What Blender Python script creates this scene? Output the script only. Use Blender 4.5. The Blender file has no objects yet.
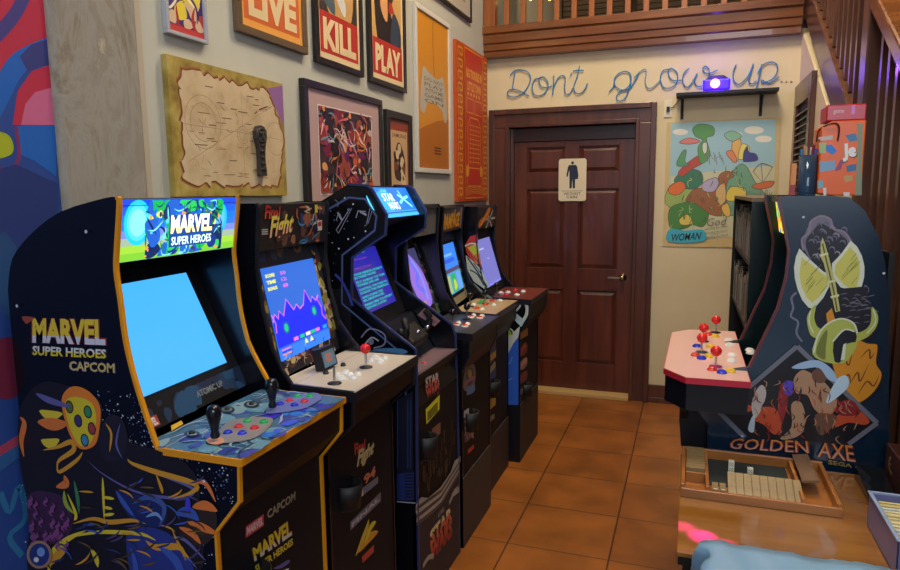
import bpy, bmesh, math, random
from mathutils import Vector, Matrix
random.seed(7)
S = bpy.context.scene
COL = S.collection
PI = math.pi

# ------------------------------------------------------------------ camera geometry
F = 665.0
RX = Vector((0.9409, 0.0370, -0.3365))   # filled exactly below
def unit(v):
    v = Vector(v); v.normalize(); return v
_Y = unit((691-450, 190-285, F))
_X = unit((-(-1415-450), -(212-285), -F))
_X = unit(_X - _Y*_Y.dot(_X))
_Z = _X.cross(_Y)
CAM = Vector((0, 0, 1.60))
def ray(u, v):
    c = Vector((u-450, v-285, F))
    return Vector((_X.dot(c), _Y.dot(c), _Z.dot(c)))
def onx(u, v, x): r = ray(u, v); return CAM + r*((x-CAM.x)/r.x)
def ony(u, v, y): r = ray(u, v); return CAM + r*((y-CAM.y)/r.y)
def onz(u, v, z): r = ray(u, v); return CAM + r*((z-CAM.z)/r.z)

# ------------------------------------------------------------------ materials
MATS = {}
def lin(c):
    return tuple((x/12.92 if x <= .04045 else ((x+.055)/1.055)**2.4) for x in c)
def mat(name, rgb, rough=.5, metal=0., emit=0., spec=.5, coat=0., alpha=1., trans=0.):
    if name in MATS: return MATS[name]
    m = bpy.data.materials.new(name); m.use_nodes = True
    b = m.node_tree.nodes['Principled BSDF']
    c = lin([x/255 for x in rgb])
    b.inputs['Base Color'].default_value = (*c, 1)
    b.inputs['Roughness'].default_value = rough
    b.inputs['Metallic'].default_value = metal
    b.inputs['Specular IOR Level'].default_value = spec
    b.inputs['Coat Weight'].default_value = coat
    b.inputs['Alpha'].default_value = alpha
    b.inputs['Transmission Weight'].default_value = trans
    if emit:
        b.inputs['Emission Color'].default_value = (*c, 1)
        b.inputs['Emission Strength'].default_value = emit
        b.inputs['Base Color'].default_value = (.01, .01, .01, 1)
    MATS[name] = m
    return m
def P(rgb, rough=.45):                       # printed ink
    return mat('ink_%d_%d_%d' % tuple(rgb), rgb, rough)
def G(rgb, e=1.0):                           # lit picture element
    return mat('lit_%d_%d_%d' % tuple(rgb), rgb, .4, emit=e)
def noisy(name, stops, scale=(5, 5, 5), rough=.5, detail=6, dist=0., coat=0., bump=0., nrough=.6, spec=.5):
    if name in MATS: return MATS[name]
    m = bpy.data.materials.new(name); m.use_nodes = True
    nt = m.node_tree; b = nt.nodes['Principled BSDF']
    tc = nt.nodes.new('ShaderNodeTexCoord'); mp = nt.nodes.new('ShaderNodeMapping')
    mp.inputs['Scale'].default_value = scale
    nz = nt.nodes.new('ShaderNodeTexNoise'); nz.inputs['Scale'].default_value = 1
    nz.inputs['Detail'].default_value = detail; nz.inputs['Distortion'].default_value = dist
    nz.inputs['Roughness'].default_value = nrough
    cr = nt.nodes.new('ShaderNodeValToRGB')
    els = cr.color_ramp.elements
    while len(els) < len(stops): els.new(.5)
    for e, (p, c) in zip(els, stops):
        e.position = p; e.color = (*lin([x/255 for x in c]), 1)
    L = nt.links.new
    L(tc.outputs['Object'], mp.inputs['Vector']); L(mp.outputs['Vector'], nz.inputs['Vector'])
    L(nz.outputs['Fac'], cr.inputs['Fac']); L(cr.outputs['Color'], b.inputs['Base Color'])
    b.inputs['Roughness'].default_value = rough
    b.inputs['Coat Weight'].default_value = coat; b.inputs['Specular IOR Level'].default_value = spec
    if bump:
        bp = nt.nodes.new('ShaderNodeBump'); bp.inputs['Strength'].default_value = bump
        bp.inputs['Distance'].default_value = .01
        L(nz.outputs['Fac'], bp.inputs['Height']); L(bp.outputs['Normal'], b.inputs['Normal'])
    MATS[name] = m
    return m

BLACK = mat('black_laminate', (13, 15, 22), .42, spec=.35)
BLACKS = mat('black_side_panel', (10, 11, 18), .25, spec=.5)
BLACKM = mat('black_matte_plastic', (16, 16, 18), .55)
TYEL = mat('yellow_edge_trim', (214, 142, 20), .4)
TBLK = mat('black_edge_trim', (22, 24, 32), .35)
TBLU = mat('blue_edge_trim', (38, 50, 96), .35)
TRED = mat('red_edge_trim', (190, 36, 56), .4)
BROWN = noisy('dark_brown_laminate', [(.3, (40, 31, 29)), (.7, (56, 43, 39))], (6, 6, 6), .35)
CHROME = mat('chrome', (200, 200, 205), .2, 1.)
WHITEP = mat('white_plastic', (232, 232, 226), .35)
WOODR = noisy('red_brown_door_wood', [(.25, (58, 25, 17)), (.5, (82, 37, 24)), (.75, (104, 51, 33))], (14, 14, 1.2), .32, coat=.25)
WOODC = noisy('dark_casing_wood', [(.25, (54, 27, 18)), (.5, (76, 39, 25)), (.75, (96, 52, 33))], (12, 12, 1.2), .3, coat=.25)
WOODB = noisy('balcony_wood', [(.25, (84, 46, 20)), (.5, (112, 64, 27)), (.75, (134, 82, 36))], (1.2, 14, 14), .25, coat=.3)
WOODP = noisy('baluster_wood', [(.25, (112, 62, 32)), (.5, (142, 82, 42)), (.75, (160, 98, 52))], (14, 14, 1.2), .3, coat=.2)
WOODD = noisy('stair_wood', [(.25, (54, 30, 21)), (.5, (76, 42, 29)), (.75, (96, 56, 38))], (12, 2, 12), .3, coat=.3)
WOODS = noisy('stair_baluster_wood', [(.25, (64, 40, 32)), (.5, (92, 60, 46)), (.75, (114, 78, 60))], (14, 14, 1.5), .3, coat=.2)
WOODT = noisy('table_wood', [(.25, (112, 70, 26)), (.5, (142, 94, 38)), (.75, (164, 114, 52))], (2, 9, 9), .13, coat=.8)
WOODX = noisy('tray_wood', [(.25, (128, 76, 32)), (.5, (158, 98, 44)), (.75, (178, 118, 58))], (3, 14, 14), .35)
WOODL = noisy('tile_wood', [(.25, (112, 92, 60)), (.5, (136, 114, 76)), (.75, (156, 134, 94))], (8, 20, 20), .5)
CONC = noisy('raw_concrete', [(.28, (96, 86, 70)), (.42, (130, 121, 106)), (.52, (150, 145, 136)), (.62, (134, 128, 118)), (.74, (196, 184, 160))], (8, 8, 3), .85, 10, 1.2, bump=.8, nrough=.72)
WARMW = noisy('wall_paint_warm_lit', [(.3, (206, 192, 156)), (.7, (213, 200, 166))], (3, 3, 3), .7, bump=.04)  # off-white paint with the warm lamp light put into its colour
COOLW = noisy('wall_paint_daylit_grey', [(.3, (176, 177, 166)), (.7, (184, 185, 174))], (3, 3, 3), .7, bump=.04)  # same off-white paint, its colour greyed for the cool daylight on it

def floor_mat():
    m = bpy.data.materials.new('terracotta_tiles'); m.use_nodes = True
    nt = m.node_tree; b = nt.nodes['Principled BSDF']; L = nt.links.new
    tc = nt.nodes.new('ShaderNodeTexCoord'); mp = nt.nodes.new('ShaderNodeMapping')
    mp.inputs['Location'].default_value = (.28+.455*20, -3.195+.412*20, 0)
    br = nt.nodes.new('ShaderNodeTexBrick'); br.offset = 0; br.squash = 1
    br.inputs['Scale'].default_value = 1; br.inputs['Brick Width'].default_value = .455
    br.inputs['Row Height'].default_value = .412; br.inputs['Mortar Size'].default_value = .0045
    br.inputs['Mortar Smooth'].default_value = .4; br.inputs['Bias'].default_value = 0
    br.inputs['Color1'].default_value = (*lin((156/255, 94/255, 38/255)), 1)
    br.inputs['Color2'].default_value = (*lin((142/255, 84/255, 32/255)), 1)
    br.inputs['Mortar'].default_value = (*lin((74/255, 46/255, 26/255)), 1)
    nz = nt.nodes.new('ShaderNodeTexNoise'); nz.inputs['Scale'].default_value = 5; nz.inputs['Detail'].default_value = 8
    cr = nt.nodes.new('ShaderNodeValToRGB')
    cr.color_ramp.elements[0].position = .3; cr.color_ramp.elements[0].color = (.62, .6, .58, 1)
    cr.color_ramp.elements[1].position = .7; cr.color_ramp.elements[1].color = (1.15, 1.12, 1.1, 1)
    mx = nt.nodes.new('ShaderNodeMix'); mx.data_type = 'RGBA'; mx.blend_type = 'MULTIPLY'; mx.inputs['Factor'].default_value = 1
    L(tc.outputs['Object'], mp.inputs['Vector']); L(mp.outputs['Vector'], br.inputs['Vector'])
    L(tc.outputs['Object'], nz.inputs['Vector']); L(nz.outputs['Fac'], cr.inputs['Fac'])
    L(br.outputs['Color'], mx.inputs['A']); L(cr.outputs['Color'], mx.inputs['B'])
    L(mx.outputs['Result'], b.inputs['Base Color'])
    b.inputs['Roughness'].default_value = .33
    bp = nt.nodes.new('ShaderNodeBump'); bp.inputs['Strength'].default_value = .5; bp.inputs['Distance'].default_value = .004; bp.invert = True
    L(br.outputs['Fac'], bp.inputs['Height']); L(bp.outputs['Normal'], b.inputs['Normal'])
    return m

# ------------------------------------------------------------------ mesh builder
def origin_of(o):
    v = Vector((0, 0, 0))
    while o is not None:
        v += o.location; o = o.parent
    return v
class MB:
    def __init__(s): s.v = []; s.f = []; s.m = []; s.mats = []; s.sm = []
    def mi(s, m):
        if m not in s.mats: s.mats.append(m)
        return s.mats.index(m)
    def add(s, vs, fs, m, smooth=False):
        o = len(s.v); s.v += [Vector(x) for x in vs]; k = s.mi(m)
        for f in fs: s.f.append([o+i for i in f]); s.m.append(k); s.sm.append(smooth)
    def poly(s, pts, m): s.add(pts, [list(range(len(pts)))], m)
    def box(s, a, b, m):
        x0, y0, z0 = a; x1, y1, z1 = b
        vs = [(x0,y0,z0),(x1,y0,z0),(x1,y1,z0),(x0,y1,z0),(x0,y0,z1),(x1,y0,z1),(x1,y1,z1),(x0,y1,z1)]
        s.add(vs, [(0,3,2,1),(4,5,6,7),(0,1,5,4),(1,2,6,5),(2,3,7,6),(3,0,4,7)], m)
    def obox(s, c, size, rot, m):            # oriented box
        c = Vector(c); q = []
        for z in (-1, 1):
            for (x, y) in ((-1,-1),(1,-1),(1,1),(-1,1)):
                q.append(c + rot @ Vector((x*size[0]/2, y*size[1]/2, z*size[2]/2)))
        s.add(q, [(0,3,2,1),(4,5,6,7),(0,1,5,4),(1,2,6,5),(2,3,7,6),(3,0,4,7)], m)
    def prism(s, prof, ax, a, b, m):         # ax 'y': prof (x,z); 'x': prof (y,z); 'z': prof (x,y)
        n = len(prof)
        def pt(p, t): return {'y': (p[0], t, p[1]), 'x': (t, p[0], p[1]), 'z': (p[0], p[1], t)}[ax]
        vs = [pt(p, a) for p in prof]+[pt(p, b) for p in prof]
        fs = [list(range(n))[::-1], list(range(n, 2*n))]+[[i, (i+1) % n, n+(i+1) % n, n+i] for i in range(n)]
        s.add(vs, fs, m)
    def loft(s, rings, m, smooth=True, caps=True):
        n = len(rings[0]); vs = [p for r in rings for p in r]; fs = []
        for k in range(len(rings)-1):
            for i in range(n):
                fs.append([k*n+i, k*n+(i+1) % n, (k+1)*n+(i+1) % n, (k+1)*n+i])
        s.add(vs, fs, m, smooth)
        if caps:
            s.add(rings[0], [list(range(n))[::-1]], m); s.add(rings[-1], [list(range(n))], m)
    def lathe(s, c, prof, m, n=20, ax=(0, 0, 1)):   # prof: (r, h)
        ax = Vector(ax).normalized(); q = ax.to_track_quat('Z', 'Y'); c = Vector(c)
        s.loft([[c + q @ Vector((r*math.cos(2*PI*i/n), r*math.sin(2*PI*i/n), h)) for i in range(n)] for r, h in prof], m)
    def tube(s, pts, r, m, n=8, closed=False):
        pts = [Vector(p) for p in pts]; rings = []
        for i, p in enumerate(pts):
            a = pts[max(i-1, 0)]; b = pts[min(i+1, len(pts)-1)]
            d = (b-a); d = d.normalized() if d.length > 1e-9 else Vector((0, 0, 1))
            q = d.to_track_quat('Z', 'Y')
            rings.append([p + q @ Vector((r*math.cos(2*PI*k/n), r*math.sin(2*PI*k/n), 0)) for k in range(n)])
        s.loft(rings, m)
    def build(s, name, parent=None, bevel=0, loc=None):
        me = bpy.data.meshes.new(name)
        o0 = Vector(loc) if loc is not None else (origin_of(parent) if parent else Vector((0, 0, 0)))
        me.from_pydata([v-o0 for v in s.v], [], s.f)
        for m in s.mats: me.materials.append(m)
        for p, k, sm in zip(me.polygons, s.m, s.sm): p.material_index = k; p.use_smooth = sm
        me.update()
        o = bpy.data.objects.new(name, me); COL.objects.link(o)
        if parent:
            o.parent = parent
            if loc is not None: o.location = o0-origin_of(parent)
        elif loc is not None: o.location = o0
        if bevel:
            b = o.modifiers.new('bevel', 'BEVEL'); b.width = bevel; b.segments = 2; b.limit_method = 'ANGLE'; b.angle_limit = .7
        return o
def tag(o, label, cat, group=None, kind=None):
    o['label'] = label; o['category'] = cat
    if group: o['group'] = group
    if kind: o['kind'] = kind
    return o
def empty(name, loc, label, cat, group=None):
    o = bpy.data.objects.new(name, None); COL.objects.link(o); o.location = loc; o.empty_display_size = .1
    return tag(o, label, cat, group)
def struct(mb, name, bevel=0):
    o = mb.build(name, None, bevel); o['kind'] = 'structure'; return o
def one(mb, name, label, cat, group=None, base=None, bevel=0):
    return tag(mb.build(name, None, bevel, base), label, cat, group)

# ------------------------------------------------------------------ flat print work on a surface
_tc = {}
def text_mesh(s, bold=0., shear=0.):
    k = (s, bold, shear)
    if k in _tc: return _tc[k]
    cu = bpy.data.curves.new('lettering', 'FONT'); cu.body = s; cu.size = 1; cu.offset = bold; cu.shear = shear; cu.resolution_u = 2
    ob = bpy.data.objects.new('lettering', cu); COL.objects.link(ob)
    dg = bpy.context.evaluated_depsgraph_get(); dg.update()
    me = ob.evaluated_get(dg).to_mesh()
    vs = [v.co.copy() for v in me.vertices]; fs = [list(p.vertices) for p in me.polygons]
    ob.evaluated_get(dg).to_mesh_clear()
    bpy.data.objects.remove(ob); bpy.data.curves.remove(cu)
    x0 = min(v.x for v in vs); x1 = max(v.x for v in vs); y0 = min(v.y for v in vs); y1 = max(v.y for v in vs)
    r = ([((v.x-x0)/(x1-x0), (v.y-y0)/(y1-y0)) for v in vs], fs)
    _tc[k] = r
    return r
def split_text(body, bold, shear, f):
    k = (body, bold, shear, f)
    if k in _tc: return _tc[k]
    vs, fs = text_mesh(body, bold, shear)
    out = []
    for side in (1, 0):
        bm = bmesh.new(); bv = [bm.verts.new((x, y, 0)) for x, y in vs]
        for q in fs:
            try: bm.faces.new([bv[i] for i in q])
            except ValueError: pass
        bmesh.ops.bisect_plane(bm, geom=bm.verts[:]+bm.edges[:]+bm.faces[:], plane_co=(0, f, 0), plane_no=(0, 1, 0), clear_inner=bool(side), clear_outer=not side)
        bm.verts.index_update()
        out.append(([(v.co.x, v.co.y) for v in bm.verts], [[v.index for v in q.verts] for q in bm.faces])); bm.free()
    _tc[k] = out
    return out
def smooth(pts, n=6, closed=False):
    out = []; N = len(pts); P_ = [Vector(p) for p in pts]
    rng = range(N if closed else N-1)
    for i in rng:
        p0 = P_[(i-1) % N] if (closed or i > 0) else P_[0]; p1 = P_[i]; p2 = P_[(i+1) % N]
        p3 = P_[(i+2) % N] if (closed or i+2 < N) else P_[-1]
        for k in range(n):
            t = k/n
            out.append(.5*((2*p1)+(p2-p0)*t+(2*p0-5*p1+4*p2-p3)*t*t+(3*p1-p0-3*p2+p3)*t**3))
    if not closed: out.append(P_[-1])
    return out
class Art:
    """2D drawing on a plane; points are (a, b) = coordinates along U and V from O."""
    def __init__(s, mb, O, U, V, hit=None):
        s.mb = mb; s.O = Vector(O); s.U = Vector(U).normalized(); s.V = Vector(V).normalized()
        s.N = s.U.cross(s.V).normalized(); s.lay = 1; s.M = None
    def up(s): s.lay += 1; return s
    def p3(s, p, lift=0): return s.O + s.U*p[0]+s.V*p[1]+s.N*(s.lay*.0003+lift)
    def px(s, u, v):                        # where a sight line meets this surface
        r = ray(u, v); t = (s.O-CAM).dot(s.N)/r.dot(s.N); q = CAM+r*t-s.O
        return Vector((q.dot(s.U), q.dot(s.V)))
    def crop(s, ox, oy, k): s.M = (ox, oy, k); return s
    def c(s, p):
        if s.M: return s.px(s.M[0]+p[0]/s.M[2], s.M[1]+p[1]/s.M[2])
        return Vector(p)
    def poly(s, pts, m, sm=0):
        q = [s.c(p) for p in pts]
        if sm: q = smooth(q, sm, True)
        v = [s.p3(p) for p in q]
        nrm = Vector((0, 0, 0))
        for i in range(len(v)): nrm += (v[i]-v[0]).cross(v[(i+1) % len(v)]-v[0])
        if nrm.dot(s.N) < 0: v.reverse()
        s.mb.poly(v, m); s.lay += .12
    def quad(s, a, b, m): s.poly([(a[0], a[1]), (b[0], a[1]), (b[0], b[1]), (a[0], b[1])], m)
    def ell(s, c, rx, ry, m, n=20, rot=0):
        s.poly([(c[0]+rx*math.cos(2*PI*i/n)*math.cos(rot)-ry*math.sin(2*PI*i/n)*math.sin(rot),
                 c[1]+rx*math.cos(2*PI*i/n)*math.sin(rot)+ry*math.sin(2*PI*i/n)*math.cos(rot)) for i in range(n)], m)
    def stroke(s, pts, w, m, sm=5, taper=False, closed=False):
        q = [s.c(p) for p in pts]
        if s.M: w = w*(s.c((pts[0][0]+s.M[2], pts[0][1]))-q[0]).length/s.M[2]
        if sm: q = smooth(q, sm, closed)
        n = len(q); L = []; R = []
        for i, p in enumerate(q):
            if closed: d = q[(i+1) % n]-q[(i-1) % n]
            else: d = q[min(i+1, n-1)]-q[max(i-1, 0)]
            if d.length < 1e-9: d = Vector((1, 0))
            d = d.normalized(); k = w/2*(math.sin(PI*(i+.3)/(n-.4)) if taper else 1)
            L.append(s.p3(p+Vector((-d.y, d.x))*k)); R.append(s.p3(p-Vector((-d.y, d.x))*k))
        vs = R+L
        fs = [[i, (i+1) % n, n+(i+1) % n, n+i] for i in range(n if closed else n-1)]
        s.mb.add(vs, fs, m); s.lay += .12
    def text(s, body, quad, m, bold=.0, shear=0., shadow=None, sh=(0, 0)):
        """quad: TL, TR, BR, BL"""
        vs, fs = text_mesh(body, bold, shear)
        q = [s.c(p) for p in quad]
        if shadow:
            s.text_q(vs, fs, [p+Vector(sh) for p in q], shadow); s.lay += .2
        s.text_q(vs, fs, q, m); s.lay += .2
    def text2(s, body, quad, mtop, mbot, f=.45, bold=.0, shear=0., back=None, bb=.03):
        q = [s.c(p) for p in quad]
        if back:
            vs, fs = text_mesh(body, bold+bb, shear); s.text_q(vs, fs, q, back); s.lay += .3
            c_ = (q[0]+q[1]+q[2]+q[3])/4; q = [c_+(p-c_)*.965 for p in q]
        for (vs, fs), m in zip(split_text(body, bold, shear, f), (mtop, mbot)): s.text_q(vs, fs, q, m)
        s.lay += .2
    def text_q(s, vs, fs, q, m):
        TL, TR, BR, BL = q; out = []
        for (x, y) in vs:
            out.append(s.p3((BL*(1-x)+BR*x)*(1-y)+(TL*(1-x)+TR*x)*y))
        flip = (TR-TL).x*(TL-BL).y-(TR-TL).y*(TL-BL).x < 0
        s.mb.add(out, [f[::-1] for f in fs] if flip else fs, m)
    def blobs(s, x0, x1, y0, y1, n, cols, r0, r1, lo=3):
        for _ in range(n):
            c = (random.uniform(x0, x1), random.uniform(y0, y1)); r = random.uniform(r0, r1); k = random.randint(5, 8); a0 = random.random()*6
            pts = []
            for i in range(k):
                a = a0+2*PI*i/k; rr = r*random.uniform(.45, 1.2)
                pts.append((min(max(c[0]+rr*math.cos(a), x0), x1), min(max(c[1]+rr*math.sin(a), y0), y1)))
            if len(set(pts)) < 4: continue
            s.poly(pts, random.choice(cols), 3)
    def slashes(s, x0, x1, y0, y1, n, cols, l0, l1, w):
        for _ in range(n):
            a = random.uniform(0, 2*PI); l = random.uniform(l0, l1)
            x = random.uniform(x0, x1); y = random.uniform(y0, y1)
            pts = [(x, y)]
            for k in range(3):
                a += random.uniform(-.9, .9); x = min(max(x+l/3*math.cos(a), x0), x1); y = min(max(y+l/3*math.sin(a), y0), y1); pts.append((x, y))
            s.stroke(pts, w*random.uniform(.5, 1.3), random.choice(cols), 4, True)

# facing helpers for art planes
def art_px_plane(mb, x): return Art(mb, (x, 0, 0), (0, 1, 0), (0, 0, 1))          # faces +x
def art_front(mb, y): return Art(mb, (0, y, 0), (1, 0, 0), (0, 0, 1))             # faces -y

WALLX = -1.535
BACKY = 5.15
RWX = .66
# ================================================================== ROOM
mb = MB(); mb.box((-3, -1.5, -.05), (3.2, 5.5, 0), floor_mat()); struct(mb, 'floor')
mb = MB(); mb.box((-1.70, -1.5, 0), (WALLX, 8.4, 4.6), COOLW); struct(mb, 'wall_left')
mb = MB()
DX0, DX1, DZ1 = -1.36, -.375, 2.09
mb.box((WALLX, BACKY, 0), (DX0, BACKY+.15, 2.66), WARMW)
mb.box((DX1, BACKY, 0), (RWX+.1, BACKY+.15, 2.66), WARMW)
mb.box((DX0, BACKY, DZ1), (DX1, BACKY+.15, 2.66), WARMW)
struct(mb, 'wall_back')
mb = MB()   # right wall with the stair cut: follows the slope of the stringer
def strz(y): return 2.03+.633*(y-4.0)        # stringer lower edge
mb.prism([(3.2, 0), (BACKY+.15, 0), (BACKY+.15, 2.72), (3.2, strz(3.2)+.02)], 'x', RWX, RWX+.06, WARMW)
struct(mb, 'wall_right')
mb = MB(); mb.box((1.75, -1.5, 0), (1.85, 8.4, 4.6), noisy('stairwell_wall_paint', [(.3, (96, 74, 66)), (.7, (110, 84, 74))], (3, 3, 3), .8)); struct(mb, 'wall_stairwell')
mb = MB(); mb.box((-1.7, -1.5, 4.6), (1.85, 8.4, 4.7), WARMW); struct(mb, 'ceiling')
mb = MB(); mb.box((WALLX, BACKY+.02, 2.66), (1.75, 8.3, 2.72), BROWN); struct(mb, 'loft_floor')
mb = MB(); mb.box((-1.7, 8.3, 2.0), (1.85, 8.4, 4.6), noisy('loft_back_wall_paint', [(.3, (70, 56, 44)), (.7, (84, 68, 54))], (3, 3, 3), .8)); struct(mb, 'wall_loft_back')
mb = MB(); mb.box((1.85, -1.5, 0), (3.2, -1.4, 4.6), WARMW)

# concrete column on left wall
mb = MB()
mb.prism([(WALLX, 1.288), (-1.520, 1.290), (-1.512, 1.303), (-1.512, 1.562), (-1.518, 1.574), (WALLX, 1.58)], 'z', 0, 4.6, CONC)
o = struct(mb, 'concrete_column', .006)
mb = MB(); mb.box((WALLX, 1.58, 0), (-1.526, 1.602, 4.6), mat('pale_filler_strip', (176, 166, 148), .7)); struct(mb, 'trim_1')

# mural
mb = MB(); x = -1.528
mb.box((WALLX, -.6, 0), (x, 1.287, 4.4), P((32, 66, 140), .6))
A = art_px_plane(mb, x).crop(0, 0, 3.1667)
CR = P((176, 34, 66), .6); BL = P((14, 92, 178), .6); NV = P((44, 52, 120), .6); PK = P((190, 96, 136), .6); YG = P((158, 172, 30), .6)
A.poly([(-600, -600), (-60, -600), (-300, 0), (-600, 200)], CR, 5)
A.poly([(-200, -500), (170, -500), (158, 120), (80, 150), (30, 200), (0, 250), (-200, 330)], CR)
A.stroke([(-160, 250), (20, 80), (85, -30), (130, -150)], 42, P((58, 52, 124), .6), 8)
A.stroke([(-60, 420), (0, 300), (50, 210), (110, 170), (172, 145)], 62, BL, 8)
A.poly([(62, 178), (100, 140), (172, 120), (172, 205), (120, 210), (90, 232)], NV)
A.poly([(172, 200), (100, 225), (55, 290), (40, 395), (66, 396), (172, 396)], CR)
A.poly([(172, 275), (110, 292), (80, 330), (66, 396), (172, 396)], PK)
A.poly([(50, 398), (178, 398), (178, 560), (110, 510), (66, 490)], BL)
A.poly([(-40, 420), (20, 424), (42, 460), (30, 492), (-40, 500)], YG, 5)
A.stroke([(-20, 535), (40, 530), (60, 490), (50, 400)], 12, P((120, 40, 90), .6), 6)
A.poly([(-40, 545), (50, 520), (180, 580), (190, 900), (-40, 900)], P((26, 48, 112), .6))
A.poly([(0, 740), (60, 800), (70, 900), (40, 1010), (0, 960)], P((30, 70, 120), .6), 5)
A.poly([(-20, 1090), (60, 1080), (90, 1200), (40, 1260), (-20, 1240)], P((108, 28, 58), .6), 5)
A.stroke([(-20, 1480), (60, 1420), (120, 1380)], 50, P((40, 90, 150), .6), 5)
A.stroke([(-20, 1440), (60, 1390), (120, 1340)], 28, P((160, 60, 90), .6), 5)
A.stroke([(0, 1560), (30, 1620), (60, 1540), (80, 1640), (30, 1700), (70, 1760)], 18, P((40, 110, 160), .6), 5)
one(mb, 'wall_mural', 'blue wall mural with crimson and pink curved bands behind the nearest cabinet', 'mural', base=(WALLX, .3, 0))

# ---------------- back door
W0 = BACKY
mb = MB()
def casing(mb, x0, x1, z0, z1):
    mb.box((x0, W0-.028, z0), (x1, W0+.02, z1), WOODC)
mb = MB()
mb.box((-1.504, W0-.03, 0), (-1.345, W0+.1, 2.09), WOODC)
mb.box((-.395, W0-.03, 0), (-.251, W0+.1, 2.09), WOODC)
mb.box((-1.504, W0-.03, 2.09), (-.251, W0+.1, 2.23), WOODC)
for (a, b) in ((-1.504, -1.464), (-.291, -.251)):
    mb.box((a, W0-.05, 0), (b, W0-.03, 2.23), WOODC)
mb.box((-1.464, W0-.05, 2.19), (-.291, W0-.03, 2.23), WOODC)
for (a, b) in ((-1.375, -1.345), (-.395, -.368)):
    mb.box((a, W0-.042, 0), (b, W0-.03, 2.12), WOODC)
mb.box((-1.345, W0-.042, 2.09), (-.395, W0-.03, 2.12), WOODC)
mb.box((-1.345, W0+.045, 1.985), (-.395, W0+.1, 2.09), mat('dark_transom_panel', (52, 24, 20), .4))
mb.box((-1.345, W0+.02, 0), (-1.322, W0+.1, 2.09), WOODC)
struct(mb, 'trim_2', .004)
mb = MB()
yb = W0+.055; t = .03
xs = [-1.320, -1.222, -.925, -.815, -.512, -.397]   # stile/rail grid
def slab(mb):
    zr = [.03, .245, .83, 1.00, 1.62, 1.745, 1.94, 1.983]
    XL = [(-1.320, -1.222), (-.925, -.815), (-.512, -.397)]
    for a, b in XL: mb.box((a, yb, zr[0]), (b, yb+.04, zr[7]), WOODR)
    for (a, b) in ((-1.222, -.925), (-.815, -.512)):
        for (c, d) in ((zr[0], zr[1]), (zr[2], zr[3]), (zr[4], zr[5]), (zr[6], zr[7])):
            mb.box((a, yb, c), (b, yb+.04, d), WOODR)
        for (c, d) in ((zr[1], zr[2]), (zr[3], zr[4]), (zr[5], zr[6])):
            mb.box((a, yb+.022, c), (b, yb+.036, d), WOODR)
            f = .035; q = yb+.008
            v = [(a+.008, yb+.021, c+.008), (b-.008, yb+.021, c+.008), (b-.008, yb+.021, d-.008), (a+.008, yb+.021, d-.008),
                 (a+f, q, c+f), (b-f, q, c+f), (b-f, q, d-f), (a+f, q, d-f)]
            mb.add(v, [(0, 1, 5, 4), (1, 2, 6, 5), (2, 3, 7, 6), (3, 0, 4, 7), (4, 5, 6, 7)], WOODR)
slab(mb)
door = struct(mb, 'door_1', .002)
mb = MB(); k = (-.468, yb, .944); BR_ = mat('brushed_brass', (196, 176, 140), .25, 1.)
mb.lathe(k, [(.03, 0), (.03, .008), (.012, .012), (.011, .04), (.018, .045), (.02, .055), (.012, .064), (.001, .065)], BR_, 20, (0, -1, 0))
mb.box((-.575, yb-.058, .936), (-.468, yb-.046, .952), BR_)
o = mb.build('door_handle', door); o['label'] = 'brass lever handle'
mb = MB(); mb.box((-1.345, W0-.06, 0), (-.395, W0+.1, .028), mat('pale_threshold_wood', (186, 152, 96), .5)); struct(mb, 'trim_3', .003)
mb = MB(); mb.box((-.251, W0-.022, 0), (RWX, W0, .135), WOODC); mb.box((-.251, W0-.03, 0), (RWX, W0-.022, .04), WOODC)
struct(mb, 'baseboard_back', .003)
# door sign
mb = MB(); ys = yb-.001
p0 = ony(559, 159, ys); p1 = ony(586, 201, ys)
sx0, sx1, sz0, sz1 = p0.x, p1.x, p1.z, p0.z
def rrect(x0, x1, z0, z1, r, n=5):
    out = []
    for cx, cz, a0 in ((x1-r, z1-r, 0), (x0+r, z1-r, 90), (x0+r, z0+r, 180), (x1-r, z0+r, 270)):
        for i in range(n+1):
            a = math.radians(a0+90*i/n); out.append((cx+r*math.cos(a), cz+r*math.sin(a)))
    return out
mb.prism(rrect(sx0, sx1, sz0, sz1, .02), 'y', ys-.006, ys, mat('aged_cream_sign', (214, 204, 176), .45))
A = art_front(mb, ys-.006); IK = P((24, 34, 62)); cx = (sx0+sx1)/2; w = sx1-sx0; h = sz1-sz0
A.ell((cx, sz1-.1*h), .032*h, .036*h*1, IK)
A.poly([(cx-.13*w, sz1-.15*h), (cx+.13*w, sz1-.15*h), (cx+.17*w, sz1-.2*h), (cx+.22*w, sz1-.42*h), (cx+.17*w, sz1-.42*h), (cx+.12*w, sz1-.26*h),
        (cx+.22*w, sz1-.47*h), (cx+.1*w, sz1-.49*h), (cx+.1*w, sz1-.7*h), (cx+.02*w, sz1-.7*h), (cx, sz1-.47*h), (cx-.02*w, sz1-.7*h), (cx-.1*w, sz1-.7*h), (cx-.11*w, sz1-.26*h),
        (cx-.17*w, sz1-.42*h), (cx-.22*w, sz1-.42*h), (cx-.17*w, sz1-.2*h)], IK)
A.quad((sx0+.12*w, sz1-.755*h), (sx1-.12*w, sz1-.765*h), IK)
A.text("WE DON'T", [(cx-.3*w, sz1-.79*h), (cx+.3*w, sz1-.79*h), (cx+.3*w, sz1-.86*h), (cx-.3*w, sz1-.86*h)], IK, .01)
A.text("CARE", [(cx-.2*w, sz1-.875*h), (cx+.2*w, sz1-.875*h), (cx+.2*w, sz1-.935*h), (cx-.2*w, sz1-.935*h)], IK, .01)
one(mb, 'restroom_sign', 'cream restroom sign with a half trousers half skirt figure on the wooden door', 'sign', base=(cx, ys, sz0))

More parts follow.
